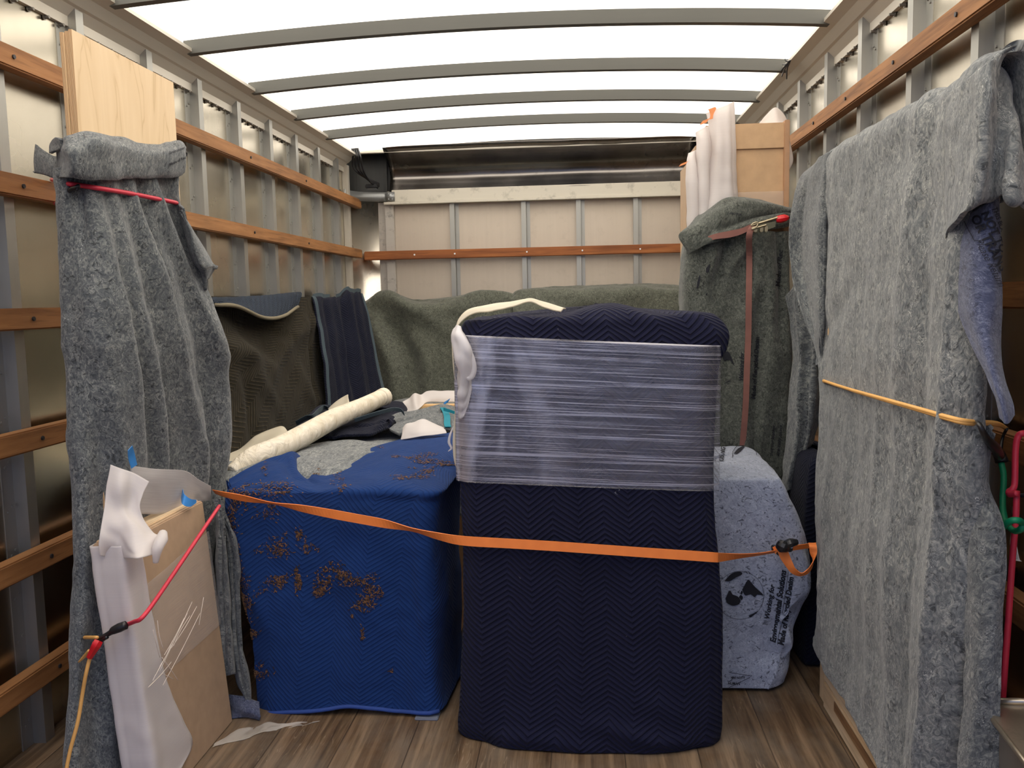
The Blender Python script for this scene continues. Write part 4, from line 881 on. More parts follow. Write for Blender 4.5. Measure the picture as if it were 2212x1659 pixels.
PG.text('Made of Rec', (1684, 620), (1690, 540), INK, gb, 'printed_lettering', .2, .02, .9)
PG.text('that our blanket', (1668, 985), (1674, 918), INK, gb, 'printed_lettering', .2, .02, .9)
PG.text('are only using', (1682, 985), (1690, 918), INK, gb, 'printed_lettering', .2, .02, .9)
PGC.text('USED FOR', (1574, 463), (1602, 467), INK, gb, 'printed_lettering', 0, .02, 1.0)
for poly, c, d in (([(-.3, -1), (0, -.4), (.2, .6), (.1, 1), (-.15, .3), (-.25, -.3)], (1510, 610), (1526, 610)), ([(-.4, 0), (0, .5), (.4, .9), (.3, .1), (.1, -.6), (-.3, -.8)], (1529, 580), (1540, 580)), ([(-.3, -.3), (0, .4), (.3, .3), (.1, -.4)], (1526, 636), (1532, 636)),
                   ([(-.9, .5), (-.2, .9), (.3, .3), (.9, -.7), (.2, -.1), (-.5, -.3)], (1573, 775), (1590, 778)), ([(-.8, -.4), (.0, .0), (.9, .4), (.2, .3)], (1570, 826), (1580, 826)), ([(-.3, -1), (0, -.2), (.3, 1), (.0, .4)], (1519, 615), (1525, 615))):
    V, F = blob(poly, 2); PG.stamp2d('printed_globe', V, F, c, d, INK, gb)
# second blanket hanging in the gap
g2 = [[aY(x, y, Y) for x, y, Y in r] for r in (
    [(1697, 640, 2.86), (1712, 622, 2.84), (1730, 602, 2.82), (1752, 600, 2.80), (1775, 600, 2.80)],
    [(1708, 700, 2.86), (1722, 690, 2.83), (1740, 690, 2.79), (1756, 690, 2.78), (1778, 690, 2.80)],
    [(1710, 760, 2.85), (1724, 760, 2.80), (1742, 760, 2.78), (1760, 760, 2.74), (1780, 760, 2.80)],
    [(1706, 850, 2.85), (1720, 850, 2.79), (1738, 850, 2.76), (1756, 850, 2.74), (1778, 850, 2.80)],
    [(1698, 940, 2.85), (1714, 940, 2.78), (1732, 940, 2.76), (1748, 940, 2.75), (1764, 935, 2.80)],
    [(1692, 1010, 2.85), (1704, 1015, 2.79), (1718, 1010, 2.77), (1730, 1000, 2.77), (1742, 985, 2.80)],
    [(1688, 1060, 2.86), (1698, 1062, 2.81), (1708, 1058, 2.79), (1714, 1052, 2.79), (1718, 1048, 2.80)])]
PG2 = Patch(g2, [(.35, .0, .4, .9, .012, .014), (.55, .15, .6, 1, .012, -.014), (.75, .1, .72, .9, .012, .010)], .005, 8, 93, .001)
tag(PG2.build('moving_blanket', FELT, None, 60, 120, .006, .004), 'grey felt blanket hanging in the gap behind the big right blanket', 'blanket')
# strap with ratchet
rs = thing('ratchet_strap', 'faded red webbing strap with a metal ratchet buckle hanging over the back right blanket', 'strap', (.53, 2.9, 1.2))
MB().ribbon([aY(1516, 520, 2.93), aY(1545, 511, 2.895), aY(1575, 506, 2.885), aY(1600, 500, 2.885), aY(1622, 490, 2.885)], [(.0, 0, .007), (0, 0, .009), (0, 0, .011), (0, 0, .010), (0, 0, .009)], .002).build('webbing', PINKST, rs)
MB().ribbon([aY(1626, 488, 2.885), aY(1621, 498, 2.878), aY(1618, 515, 2.882)] + [PG.pos(*PG.locate(x, y), .012) for x, y in ((1617, 560), (1616, 640), (1615, 720), (1612, 800), (1609, 880))] + [aY(1604, 962, 2.93)], [(.010, 0, 0)] * 9, .002).build('webbing', PINKST, rs)
MB().ribbon([aY(1628, 497, 2.89), aY(1650, 491, 2.89), aY(1675, 484, 2.89)], [(0, 0, .013), (0, 0, .012), (0, 0, .009)], .002).build('webbing', plain('olive_webbing', (0.16, 0.16, 0.11), 0.9), rs)
rb_ = MB()
a, b_ = aY(1622, 489, 2.875), aY(1678, 472, 2.875)
rb_.cyl(a + np.array([0, -.010, .002]), b_ + np.array([0, -.010, .002]), .004, 8).cyl(a + np.array([0, -.012, -.010]), aY(1655, 486, 2.865), .0035, 8)
rb_.tube([aY(1622, 488, 2.865), aY(1628, 482, 2.862), aY(1637, 481, 2.862), aY(1634, 490, 2.862), aY(1624, 492, 2.865)], .003, 6)
for x in (1632, 1645, 1655): rb_.box(*(lambda q: (q[0] - .005, q[0] + .005, 2.866, 2.884, q[2] - .014, q[2] + .006))(aY(x, 492, 2.87)), .002)
rb_.build('ratchet_buckle', metal('worn_brass_steel', (0.30, 0.25, 0.16), (0.5, 0.44, 0.3), (0.3, 0.5), 'x', 0.1, 0.9), rs)
MB().tube([aY(1677, 474, 2.872), aY(1686, 473, 2.87), aY(1696, 471, 2.87), aY(1701, 470, 2.875)], [.010, .013, .012, .008], 8, smooth=False).build('clip', REDP, rs)
MB().tube([aY(1700, 470, 2.875), aY(1712, 468, 2.90), aY(1720, 455, 2.95)], .004, 6).build('hook', BLACKP, rs)

# ------------------------------------------------------------------ crate and big grey blanket on the right
cr8 = thing('wooden_crate', 'tall pale wooden crate whose bottom shows under the big grey blanket on the right', 'crate', (.71, 1.9, 0))
MB().box(.674, .700, 1.68, 2.385, .01, 1.478, .002).build('crate_body', PALEW, cr8)
def kplank(y0, y1, z0, z1, n=1): MB().box(.656, .674, y0, y1, z0, z1, .002).build('plank', PALEW, cr8)
kplank(1.68, 2.343, 0.0, .072); kplank(1.68, 2.343, .08, .155)
MB().box(.662, .674, 2.345, 2.405, 0.0, 1.30, .002).build('corner_post', wood('pale_pine_upright', (0.55, 0.36, 0.19), (0.72, 0.51, 0.29), (0.78, 0.59, 0.37), 'z', 0.6), cr8)
kn = MB(); kn.box(.6545, .6565, 1.90, 2.24, .038, .066, .001); kn.build('dark_knot_strip', wood('brown_knot', (0.16, 0.08, 0.035), (0.28, 0.15, 0.07), (0.42, 0.25, 0.12), 'y', 1.0), cr8)

bigb = thing('moving_blanket', 'large light grey felt blanket over the crate, yellow cord across it', 'blanket', (.7, 1.9, 0))
Ys = [2.46, 2.435, 2.30, 2.10, 1.90, 1.72, 1.57, 1.488, 1.455, 1.452, 1.475, 1.56]
Xo = [.715, .660, .646, .640, .640, .640, .642, .650, .672, .697, .712, .715]
hem_z = [.14, .135, .128, .118, .115, .10, .08, .06, .04, .03, .03, .03]
def xz(px, X, z):
    """point on the plane x = X at height z seen in column px"""
    Y = 1.6
    for _ in range(8): Y = aX(px, proj((X, Y, z))[1], X)[1]
    return np.array([X, Y, z])
def yz(px, Y, z):
    X = .7
    for _ in range(8): X = aY(px, proj((X, Y, z))[1], Y)[0]
    return np.array([X, Y, z])
RW = []
zs = [1.30, 1.45, 1.518, 1.530, 1.50, 1.42, 1.28, 1.08, .90, .72, .52, .34, .20, 0.0]
hem_z = [.165, .160, .150, .140, .130, .11, .08, .06, .04, .03, .03, .03]
for k, z in enumerate(zs):
    c_px = np.interp(z, [0, .3, .6, .9, 1.3, 1.53], [1950, 1985, 2020, 2050, 2075, 2100])
    e_px = np.interp(z, [0, .9, 1.3, 1.53], [2105, 2117, 2150, 2160])
    fx = .640 - .012 * (1 - z / 1.5)
    c = xz(c_px, fx, z); yn = c[1] - .05; e_ = yz(e_px, yn, z); mid = yz((c_px + e_px) / 2 + 6, yn + .006, z)
    bx = max(e_[0], .700) + .012
    far = [(bx if bx < .73 else .72, 2.46, z), (.658, 2.435, z), (fx + .006, 2.30, z), (fx, 2.10, z), (fx, 1.92, z), (fx, 1.74, z)]
    row = [np.array(p) for p in far] + [np.array([fx, (1.74 + c[1]) / 2, z]), c, mid, e_, e_ + np.array([.010, .03, 0]), e_ + np.array([.010, .16, 0])]
    if abs(z - .90) < .05: row[1] = row[1] + np.array([.004, .02, 0])
    for j_ in range(12):
        p = row[j_]
        if k == 0: row[j_] = np.array([max(p[0], .712) + .012, p[1], 1.30])
        elif k == 1: row[j_] = np.array([max(p[0], .712) + .012, p[1], 1.44])
        elif k == 2: row[j_] = np.array([max(p[0], .700) + .008, p[1], 1.518])
        elif k == 3: row[j_] = np.array([max(p[0] + .018, .672), p[1], 1.530])
        elif k == len(zs) - 1: row[j_] = np.array([p[0], p[1], hem_z[j_]])
    RW.append(row)
PBR = Patch(RW, [(.635, .25, .635, .99, .012, .008), (.52, .18, .50, .99, .03, -.012), (.46, .25, .42, .98, .035, .012), (.20, .25, .19, .98, .05, .008), (.30, .5, .28, .99, .04, -.008), (.12, .56, .3, .50, .03, -.008), (.65, .22, .63, .8, .03, .010), (.10, .53, .13, .60, .02, .010), (.38, .55, .36, .98, .03, .008)], .009, 4.0, 101, .002)
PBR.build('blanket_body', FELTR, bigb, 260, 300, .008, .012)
# near face and flaps
ff = [[aX(x, y, X) for x, y, X in r] for r in (
    [(2050, 200, .645), (2090, 172, .63), (2128, 142, .625), (2150, 128, .64), (2172, 140, .68), (2190, 175, .71), (2198, 200, .74)],
    [(2045, 250, .638), (2085, 230, .622), (2125, 215, .618), (2150, 205, .63), (2172, 215, .67), (2186, 225, .69), (2200, 240, .72)],
    [(2040, 320, .635), (2080, 310, .618), (2122, 300, .612), (2148, 300, .640), (2168, 300, .655), (2192, 310, .67), (2212, 320, .70)],
    [(2038, 400, .635), (2078, 385, .615), (2120, 375, .610), (2146, 370, .645), (2166, 372, .645), (2192, 380, .66), (2222, 390, .70)],
    [(2036, 480, .635), (2070, 455, .612), (2112, 432, .608), (2144, 422, .645), (2166, 418, .645), (2194, 430, .66), (2228, 445, .70)],
    [(2034, 525, .634), (2052, 490, .612), (2100, 450, .608), (2142, 436, .648), (2168, 424, .648), (2196, 436, .662), (2230, 452, .70)])]
PFF = Patch(ff, [(.35, .0, .30, .9, .03, .008), (.64, .0, .64, 1, .012, -.012), (.80, .1, .82, 1, .02, .010)], .005, 7, 102, .002)
PFF.build('blanket_fold', FELTR, bigb, 80, 90, .008, .005)
fd = [[aX(x, y, X) for x, y, X in r] for r in (
    [(2040, 500, .640), (2075, 470, .638), (2110, 450, .64), (2140, 430, .65), (2160, 425, .67)],
    [(2034, 545, .632), (2070, 545, .630), (2105, 545, .632), (2138, 545, .648), (2160, 545, .67)],
    [(2046, 610, .630), (2080, 615, .628), (2110, 620, .632), (2140, 625, .648), (2161, 630, .67)],
    [(2066, 680, .628), (2096, 690, .626), (2122, 695, .632), (2145, 700, .648), (2162, 705, .67)],
    [(2094, 745, .626), (2116, 755, .625), (2136, 760, .632), (2152, 765, .648), (2165, 768, .67)],
    [(2126, 808, .626), (2140, 815, .626), (2152, 820, .632), (2163, 822, .645), (2175, 825, .66)],
    [(2150, 862, .628), (2160, 870, .628), (2170, 872, .634), (2180, 872, .645), (2190, 872, .655)],
    [(2160, 905, .632), (2168, 915, .632), (2177, 917, .636), (2186, 910, .645), (2194, 898, .655)])]
PFD = Patch(fd, [(.4, .1, .6, .9, .03, .005)], .003, 8, 103, .001)
PFD.build('blanket_flap', FELTB, bigb, 70, 120, .007, .003, 'lb')
PFD.text('THIS BLA', (2140, 450), (2158, 502), INK, bigb, 'printed_lettering', 0, .02, 1.0)
PFD.text('NOT TO', (2123, 462), (2158, 548), INK, bigb, 'printed_lettering', 0, .03, .85)
PFD.text('OR TRANS', (2101, 470), (2157, 588), INK, bigb, 'printed_lettering', 0, .03, 1.0)
PFD.stamp2d('printed_lettering', [(0, 0), (.5, 0), (1, 0), (1, .03), (.5, .03), (0, .03)], [(0, 1, 4, 5), (1, 2, 3, 4)], (2086, 478), (2108, 522), INK, bigb)
PFD.text('Please Return', (2109, 520), (2154, 622), INK, bigb, 'printed_lettering', .4, -.01, 1.1)
lo = [[aX(x, y, X) for x, y, X in r] for r in (
    [(2118, 905, .68), (2130, 915, .685), (2142, 930, .69), (2150, 945, .70)],
    [(2110, 960, .675), (2120, 965, .68), (2132, 970, .69), (2140, 980, .71)],
    [(2100, 1030, .67), (2112, 1035, .675), (2126, 1040, .69), (2138, 1045, .71)],
    [(2095, 1110, .665), (2112, 1110, .67), (2140, 1110, .68), (2162, 1108, .70)],
    [(2090, 1200, .665), (2112, 1200, .668), (2148, 1200, .68), (2174, 1200, .70)],
    [(2085, 1320, .665), (2110, 1320, .668), (2146, 1320, .68), (2170, 1320, .70)],
    [(2080, 1450, .66), (2105, 1450, .665), (2140, 1450, .68), (2170, 1450, .70)],
    [(2070, 1680, .66), (2095, 1680, .665), (2125, 1680, .68), (2160, 1680, .70)])]
Patch(lo, [(.4, .3, .45, 1, .02, .008)], .004, 8, 104, .002).build('blanket_corner', FELT, bigb, 40, 110, .008, .003, 'r')
# far turned back fold
ft = [[aX(x, y, X) for x, y, X in r] for r in (
    [(1757, 350, .70), (1764, 346, .665), (1774, 338, .65), (1784, 330, .645), (1796, 326, .650)],
    [(1722, 392, .665), (1738, 385, .660), (1756, 378, .650), (1774, 372, .640), (1790, 372, .650)],
    [(1708, 465, .645), (1726, 462, .660), (1746, 458, .665), (1766, 455, .640), (1784, 455, .650)],
    [(1704, 540, .640), (1722, 540, .660), (1744, 540, .665), (1764, 540, .640), (1782, 540, .650)],
    [(1715, 610, .640), (1730, 610, .660), (1748, 610, .660), (1766, 610, .640), (1780, 610, .650)],
    [(1735, 680, .645), (1744, 682, .655), (1755, 682, .655), (1768, 682, .642), (1779, 682, .650)],
    [(1752, 735, .648), (1758, 738, .652), (1765, 738, .652), (1772, 738, .645), (1778, 738, .652)],
    [(1768, 785, .652), (1770, 788, .654), (1773, 788, .654), (1776, 788, .652), (1779, 788, .655)])]
Patch(ft, [(.3, .1, .3, .8, .02, -.010)], .004, 8, 105, .001).build('blanket_corner', FELT, bigb, 50, 90, .007, .003, 'l')

# yellow cord across
yb = thing('bungee_cord', 'doubled yellow bungee cord stretched across the big grey blanket on the right', 'bungee cord', (.64, 1.9, .9), 'bungee cords')
for dy_, r in ((0, .0042), (6, .0035)):
    pts = [aX(1772, 818 + dy_, .69)] + [aX(1786, 825 + dy_ * .1, .640)] + [PBR.pos(*PBR.locate(x, y + dy_ * (x - 1777) / 400 if dy_ else y), .012) for x, y in ((1850, 842), (1930, 864), (2010, 886), (2060, 900), (2095, 908))] + [aX(2140, 913 + dy_ / 2, .70), aX(2160, 917 + dy_ / 3, .78), aX(2174, 926, .835)]
    MB().tube(pts, r, 7, res=5).build('elastic_cord', YELC, yb)
MB().tube([aX(1768, 817, .72), aX(1775, 818, .69), aX(1779, 824, .66)], .006, 8).build('hook', BLACKP, yb)
hk = MB().tube([aX(2108, 910, .66), aX(2116, 918, .645), aX(2130, 945, .66), aX(2148, 965, .70), aX(2160, 985, .76)], [.003, .004, .006, .009, .008], 8)
hk.tube([aX(2113, 912, .66), aX(2122, 930, .65), aX(2128, 944, .66)], .003, 6).build('hook', BLACKP, yb)
gr_ = thing('bungee_cord', 'green bungee cord hanging in a knotted loop from the right wall rail', 'bungee cord', (.80, 1.6, .5), 'bungee cords')
MB().tube([aX(2163, 1000, .79), aX(2168, 1030, .79), aX(2166, 1080, .78), aX(2168, 1110, .77), aX(2176, 1134, .76), aX(2192, 1147, .76), aX(2206, 1142, .76), aX(2208, 1130, .76), aX(2198, 1124, .74), aX(2182, 1126, .73), aX(2165, 1140, .725), aX(2155, 1165, .72), aX(2149, 1200, .72), aX(2144, 1250, .72)], .0058, 8, res=6).build('elastic_cord', GRNC, gr_)
MB().tube([aX(2175, 926, .82), aX(2166, 945, .825), aX(2162, 975, .81), aX(2160, 1000, .80)], .003, 6).build('hook', BLACKP, gr_)
MB().tube([aX(2158, 982, .795), aX(2162, 990, .79), aX(2164, 998, .79)], .012, 8).build('hook_collar', BLACKP, gr_)
MB().tube([aX(2148, 1258, .72), aX(2144, 1268, .72), aX(2140, 1275, .72)], [.010, .012, .008], 8).tube([aX(2150, 1262, .725), aX(2156, 1290, .74), aX(2155, 1310, .76)], .003, 6).build('hook', BLACKP, gr_)
MB().tube([aX(2139, 1275, .718), aX(2137, 1281, .718)], .006, 8).build('cord_tip', GRNC, gr_)
rd_ = thing('bungee_cord', 'long crimson bungee cord hanging vertically at the right edge, looped over a rail', 'bungee cord', (.80, 1.55, .5), 'bungee cords')
MB().tube([aX(2226, 940, .83), aX(2212, 936, .80), aX(2200, 942, .79), aX(2194, 970, .785), aX(2192, 1040, .78), aX(2188, 1056, .775), aX(2180, 1062, .77), aX(2182, 1068, .77), aX(2198, 1066, .775)], .0058, 8).build('elastic_cord', REDC, rd_)
MB().tube([aX(2196, 1060, .78), aX(2194, 1120, .775), aX(2186, 1220, .77), aX(2178, 1340, .765), aX(2170, 1450, .76), aX(2165, 1528, .76)], .0058, 8).build('elastic_cord', REDC, rd_)
MB().tube([aX(2173, 1540, .765), aX(2179, 1556, .77), aX(2184, 1575, .78)], .005, 8).build('elastic_cord', REDC, rd_)
MB().tube([aX(2192, 1069, .79), aX(2212, 1070, .80), aX(2230, 1068, .81)], .004, 6).tube([aX(2163, 1518, .758), aX(2150, 1524, .74), aX(2138, 1538, .72), aX(2134, 1552, .71)], .0045, 6).build('hook', BLACKP, rd_)
MB().ribbon([aX(2192, 1148, .80), aX(2189, 1175, .80), aX(2194, 1205, .79), aX(2200, 1212, .785)], [(0, -.012, .003)] * 4, .001).build('care_tag', PAPER, rd_)
# metal tool box in the corner
tb = thing('metal_box', 'scuffed silver metal box with a lipped lid at the bottom right corner', 'box', (.72, 1.42, 0))
TBM = metal('scuffed_silver', (0.36, 0.31, 0.24), (0.58, 0.50, 0.38), (0.25, 0.45), 'y', 0.1, 0.85, 0.3)
MB().extr([(.715, 1.485), (.700, 1.475), (.672, 1.20), (.84, 1.20), (.84, 1.485)], 'z', 0, .415).build('box_body', metal('dull_grey_body', (0.24, 0.22, 0.20), (0.34, 0.31, 0.28), (0.35, 0.5), 'z', 0.05, 0.8), tb)
lid = MB().extr([(.712, 1.495), (.690, 1.480), (.662, 1.19), (.85, 1.19), (.85, 1.495)], 'z', .413, .428)
lid.tube([(.85, 1.495, .432), (.712, 1.495, .432)], .006, 8).tube([(.692, 1.482, .420), (.663, 1.20, .420)], .005, 8).build('lid', TBM, tb)
MB().box(.735, .80, 1.30, 1.42, .428, .4295).build('label_plate', plain('tan_plate', (0.55, 0.48, 0.36), 0.4), tb)
MB().cyl((.695, 1.49, .36), (.675, 1.495, .36), .007, 10).cyl((.69, 1.48, .31), (.672, 1.484, .31), .005, 8).build('latch_pin', TBM, tb)
MB().ribbon([(.672, 1.497, .398), (.668, 1.499, .38), (.673, 1.496, .365)], [(0, .004, 0)] * 3, .001).build('red_string', REDC, tb)

# dark load in the shadowed gap
dl = thing('dark_wrapped_load', 'nearly black quilted load in the shadowy gap right of the pale blue felt blanket', 'load', (.75, 2.75, 0))
dlv = []
for z, g_ in ((.66, -.06), (.65, -.02), (.61, 0), (.45, .005), (.25, 0), (.01, .006)):
    x0, x1, y0, y1 = .672 - g_, .828 + min(g_, 0), 2.60 - g_, 2.94
    dlv.append([(.75, y1, z), (x0 + .02, y1, z), (x0, 2.85, z), (x0, y0 + .03, z), (x0 + .03, y0, z), (.75, y0 - .004, z), (x1 - .03, y0, z), (x1, y0 + .03, z), (x1, 2.85, z), (x1 - .02, y1, z), (.75, y1, z)])
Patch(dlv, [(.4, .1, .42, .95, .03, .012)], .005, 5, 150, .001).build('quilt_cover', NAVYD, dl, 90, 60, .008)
MB().box(.69, .81, 2.62, 2.92, 0, .60, .01).build('covered_load', KRAFT, dl)

# ------------------------------------------------------------------ orange strap
os_ = thing('cam_strap', 'bright orange webbing strap stretched across the blue and navy loads, with black cam buckle', 'strap', (0, 2.1, .5))
up = np.array([0, 0, 1.0])
pts = [aY(462, 1062, 2.30), aY(484, 1068, 2.215), aY(530, 1077, 2.205), aY(590, 1087, 2.19), aY(650, 1098, 2.18), aY(710, 1109, 2.17), aY(770, 1120, 2.155), aY(830, 1131, 2.145), aY(890, 1144, 2.13), aY(945, 1158, 2.115), aY(1000, 1168, 2.095),
       aY(1100, 1174, 2.092), aY(1200, 1180, 2.090), aY(1300, 1187, 2.090), aY(1400, 1194, 2.092), aY(1490, 1200, 2.096), aY(1546, 1204, 2.104), aY(1556, 1204, 2.13), aY(1600, 1201, 2.21), aY(1640, 1197, 2.28), aY(1676, 1191, 2.34)]
hw = [.006, .007, .0085, .0035, .009, .0125, .0135, .0125, .006, .008, .0125, .0125, .0125, .0125, .0125, .0125, .0125, .0125, .0085, .006, .006]
ang = [.9, .7, .6, 1.1, .5, .1, .05, .2, .9, .5, .05, 0, 0, 0, 0, 0, 0, .2, .8, 1.0, 1.0]
wd = [np.array([0, -math.sin(a) * .0125, math.cos(a) * .0125]) for a in ang]
MB().ribbon(pts, wd, .0018, 0, 8).build('webbing', ORANGE, os_)
MB().ribbon([aY(1690, 1188, 2.37), aY(1712, 1184, 2.40), aY(1740, 1180, 2.42), aY(1764, 1177, 2.44)], [(0, -.004, .008)] * 4, .0018).build('webbing', ORANGE, os_)
q = lambda x, y, w_, Y=2.33: (aY(x, y, Y), np.array(w_))
tl_ = [q(1672, 1190, (-.004, 0, .010)), q(1682, 1184, (.004, 0, .010)), q(1690, 1190, (.012, 0, .005)), q(1697, 1206, (.013, 0, .002)), q(1705, 1220, (.010, -.004, .003)), q(1714, 1233, (.004, -.006, .008)), q(1730, 1241, (0, -.008, .007)), q(1746, 1233, (-.004, -.006, .006)), q(1755, 1216, (-.005, -.010, .0)), q(1757, 1195, (.008, -.005, 0)), q(1756, 1180, (.010, 0, 0)), q(1754, 1173, (.010, 0, 0), 2.36)]
MB().ribbon([a for a, b_ in tl_], [b_ for a, b_ in tl_], .0018).build('strap_tail', ORANGE, os_)
cb = MB(); c0 = aY(1691, 1180, 2.325)
cb.tube([aY(1683, 1176, 2.32), aY(1690, 1180, 2.312), aY(1698, 1184, 2.32)], [.014, .018, .013], 10, smooth=False)
cb.tube([aY(1696, 1178, 2.32), aY(1708, 1173, 2.315), aY(1722, 1171, 2.32)], [.012, .013, .008], 8, smooth=False)
cb.box(c0[0] - .026, c0[0] + .030, 2.335, 2.355, c0[2] - .020, c0[2] - .004, .003).cyl(aY(1670, 1184, 2.34), aY(1684, 1197, 2.34), .006, 8)
cb.build('cam_buckle', BLACKP, os_)
MB().cyl(aY(1688, 1178, 2.309), aY(1688, 1178, 2.303), .004, 8).cyl(aY(1710, 1182, 2.320), aY(1710, 1182, 2.314), .003, 8).build('rivet', STUD, os_)

# ------------------------------------------------------------------ load and blankets behind
def wallpatch(rows_): return [[(aX if k == 'X' else aY)(x, y, v) for x, y, k, v in r] for r in rows_]
bw = [[(440, 640, 'X', -1.36), (500, 640, 'X', -1.37), (560, 642, 'X', -1.375), (620, 642, 'X', -1.375), (668, 640, 'X', -1.38), (690, 640, 'X', -1.385)],
      [(445, 690, 'X', -1.34), (502, 700, 'X', -1.36), (562, 705, 'X', -1.365), (622, 700, 'X', -1.36), (670, 690, 'X', -1.36), (694, 690, 'X', -1.37)],
      [(450, 740, 'X', -1.32), (510, 760, 'X', -1.30), (565, 765, 'X', -1.33), (625, 750, 'X', -1.34), (672, 745, 'X', -1.34), (698, 740, 'X', -1.35)],
      [(460, 800, 'X', -1.30), (515, 810, 'X', -1.27), (570, 820, 'X', -1.28), (630, 810, 'X', -1.31), (676, 800, 'X', -1.32), (702, 800, 'X', -1.34)],
      [(470, 870, 'X', -1.28), (520, 880, 'X', -1.26), (575, 880, 'X', -1.26), (635, 870, 'X', -1.28), (680, 850, 'X', -1.30), (706, 845, 'X', -1.33)],
      [(475, 990, 'X', -1.25), (525, 985, 'X', -1.23), (580, 960, 'X', -1.23), (640, 925, 'X', -1.26), (684, 895, 'X', -1.29), (709, 885, 'X', -1.32)]]
PBW = Patch(wallpatch(bw), [(.05, .35, .45, .52, .06, .035), (.45, .5, .95, .12, .07, .030), (.02, .15, .5, .85, .05, .018), (.3, .15, .6, .3, .05, -.020), (.6, .55, .9, .95, .06, .018), (.25, .6, .3, .98, .05, -.018), (.78, .2, .82, .98, .04, -.018), (.92, .1, .94, .98, .03, .015)], .012, 3.0, 111, .001)
PBW.build('x', BROWN, None, 200, 160, .008)
tag(PBW.obj, 'dark brown quilted blanket with tan zigzag stitching hung along the left wall', 'blanket'); PBW.obj.name = 'quilted_blanket'
fw = [[(448, 642, 'X', -1.41), (500, 640, 'X', -1.41), (560, 638, 'X', -1.41), (610, 634, 'X', -1.41), (650, 631, 'X', -1.41)],
      [(448, 644, 'X', -1.34), (500, 642, 'X', -1.34), (560, 640, 'X', -1.35), (610, 637, 'X', -1.35), (652, 634, 'X', -1.36)],
      [(450, 650, 'X', -1.32), (505, 652, 'X', -1.32), (562, 660, 'X', -1.32), (612, 655, 'X', -1.33), (651, 640, 'X', -1.35)],
      [(455, 652, 'X', -1.31), (510, 658, 'X', -1.30), (564, 680, 'X', -1.30), (608, 678, 'X', -1.315), (648, 650, 'X', -1.345)],
      [(458, 654, 'X', -1.315), (512, 662, 'X', -1.30), (566, 686, 'X', -1.30), (606, 684, 'X', -1.315), (644, 662, 'X', -1.345)]]
PFW = Patch(wallpatch(fw), (), .004, 5, 112, .001); PFW.build('quilted_blanket', STEELB, None, 120, 40, .010)
tag(PFW.obj, 'steel blue quilted blanket edge folded over the top of the brown quilted blanket', 'blanket')
hb = MB().tube([PFW.pos(u, .995, .003) for u in np.linspace(.01, .99, 30)], .008, 6, res=1).build('hem_binding', plain('tan_binding', (0.20, 0.17, 0.11), 0.9), PFW.obj)
nb_ = [[(672, 646, 'Y', 4.30), (700, 640, 'Y', 4.42), (724, 646, 'Y', 4.60), (738, 634, 'Y', 4.70), (756, 630, 'Y', 4.80), (772, 628, 'Y', 4.95), (778, 634, 'Y', 5.05)],
       [(677, 652, 'Y', 4.24), (702, 652, 'Y', 4.36), (724, 654, 'Y', 4.52), (740, 645, 'Y', 4.60), (758, 642, 'Y', 4.72), (776, 642, 'Y', 4.88), (784, 650, 'Y', 5.0)],
       [(690, 700, 'Y', 4.20), (712, 700, 'Y', 4.32), (732, 700, 'Y', 4.46), (748, 700, 'Y', 4.55), (766, 700, 'Y', 4.66), (784, 700, 'Y', 4.80), (797, 702, 'Y', 4.95)],
       [(696, 770, 'Y', 4.12), (720, 770, 'Y', 4.24), (740, 770, 'Y', 4.38), (758, 770, 'Y', 4.46), (778, 770, 'Y', 4.58), (798, 770, 'Y', 4.72), (813, 772, 'Y', 4.86)],
       [(704, 840, 'Y', 4.06), (728, 840, 'Y', 4.18), (750, 840, 'Y', 4.30), (770, 840, 'Y', 4.38), (790, 840, 'Y', 4.50), (812, 840, 'Y', 4.62), (829, 842, 'Y', 4.76)],
       [(708, 900, 'Y', 4.02), (733, 900, 'Y', 4.12), (757, 900, 'Y', 4.24), (777, 900, 'Y', 4.32), (798, 900, 'Y', 4.42), (822, 900, 'Y', 4.52), (842, 900, 'Y', 4.64)]]
PNB = Patch(wallpatch(nb_), [(.16, .02, .22, .98, .03, -.022), (.30, .02, .36, .98, .03, .022), (.46, .02, .5, .98, .03, -.024), (.6, .02, .62, .95, .03, .024), (.76, .02, .78, .98, .03, -.020), (.9, .05, .9, .98, .03, .018)], .008, 4, 113, .001)
PNB.build('quilted_blanket', NAVYD, None, 120, 120, .008); tag(PNB.obj, 'dark navy quilted blanket with light blue edging hanging in folds near the left front corner', 'blanket')
MB().ribbon([PNB.pos(u, .01, .006) for u in np.linspace(.35, .98, 16)], [(0, -.006, -.012)] * 16, .003, 0, 2).build('edge_binding', BIND, PNB.obj)
MB().ribbon([PNB.pos(u, .01, .006) for u in np.linspace(.02, .22, 8)], [(0, -.005, -.010)] * 8, .003, 0, 2).build('edge_binding', BIND, PNB.obj)
MB().ribbon([PNB.pos(.975, v, .005) for v in np.linspace(.02, .98, 20)], [(.010, .005, 0)] * 20, .003, 0, 2).build('edge_binding', BIND, PNB.obj)
MB().ribbon([PNB.pos(.02, v, .005) for v in np.linspace(.05, .98, 20)], [(.007, .003, 0)] * 20, .003, 0, 2).build('edge_binding', BIND, PNB.obj)
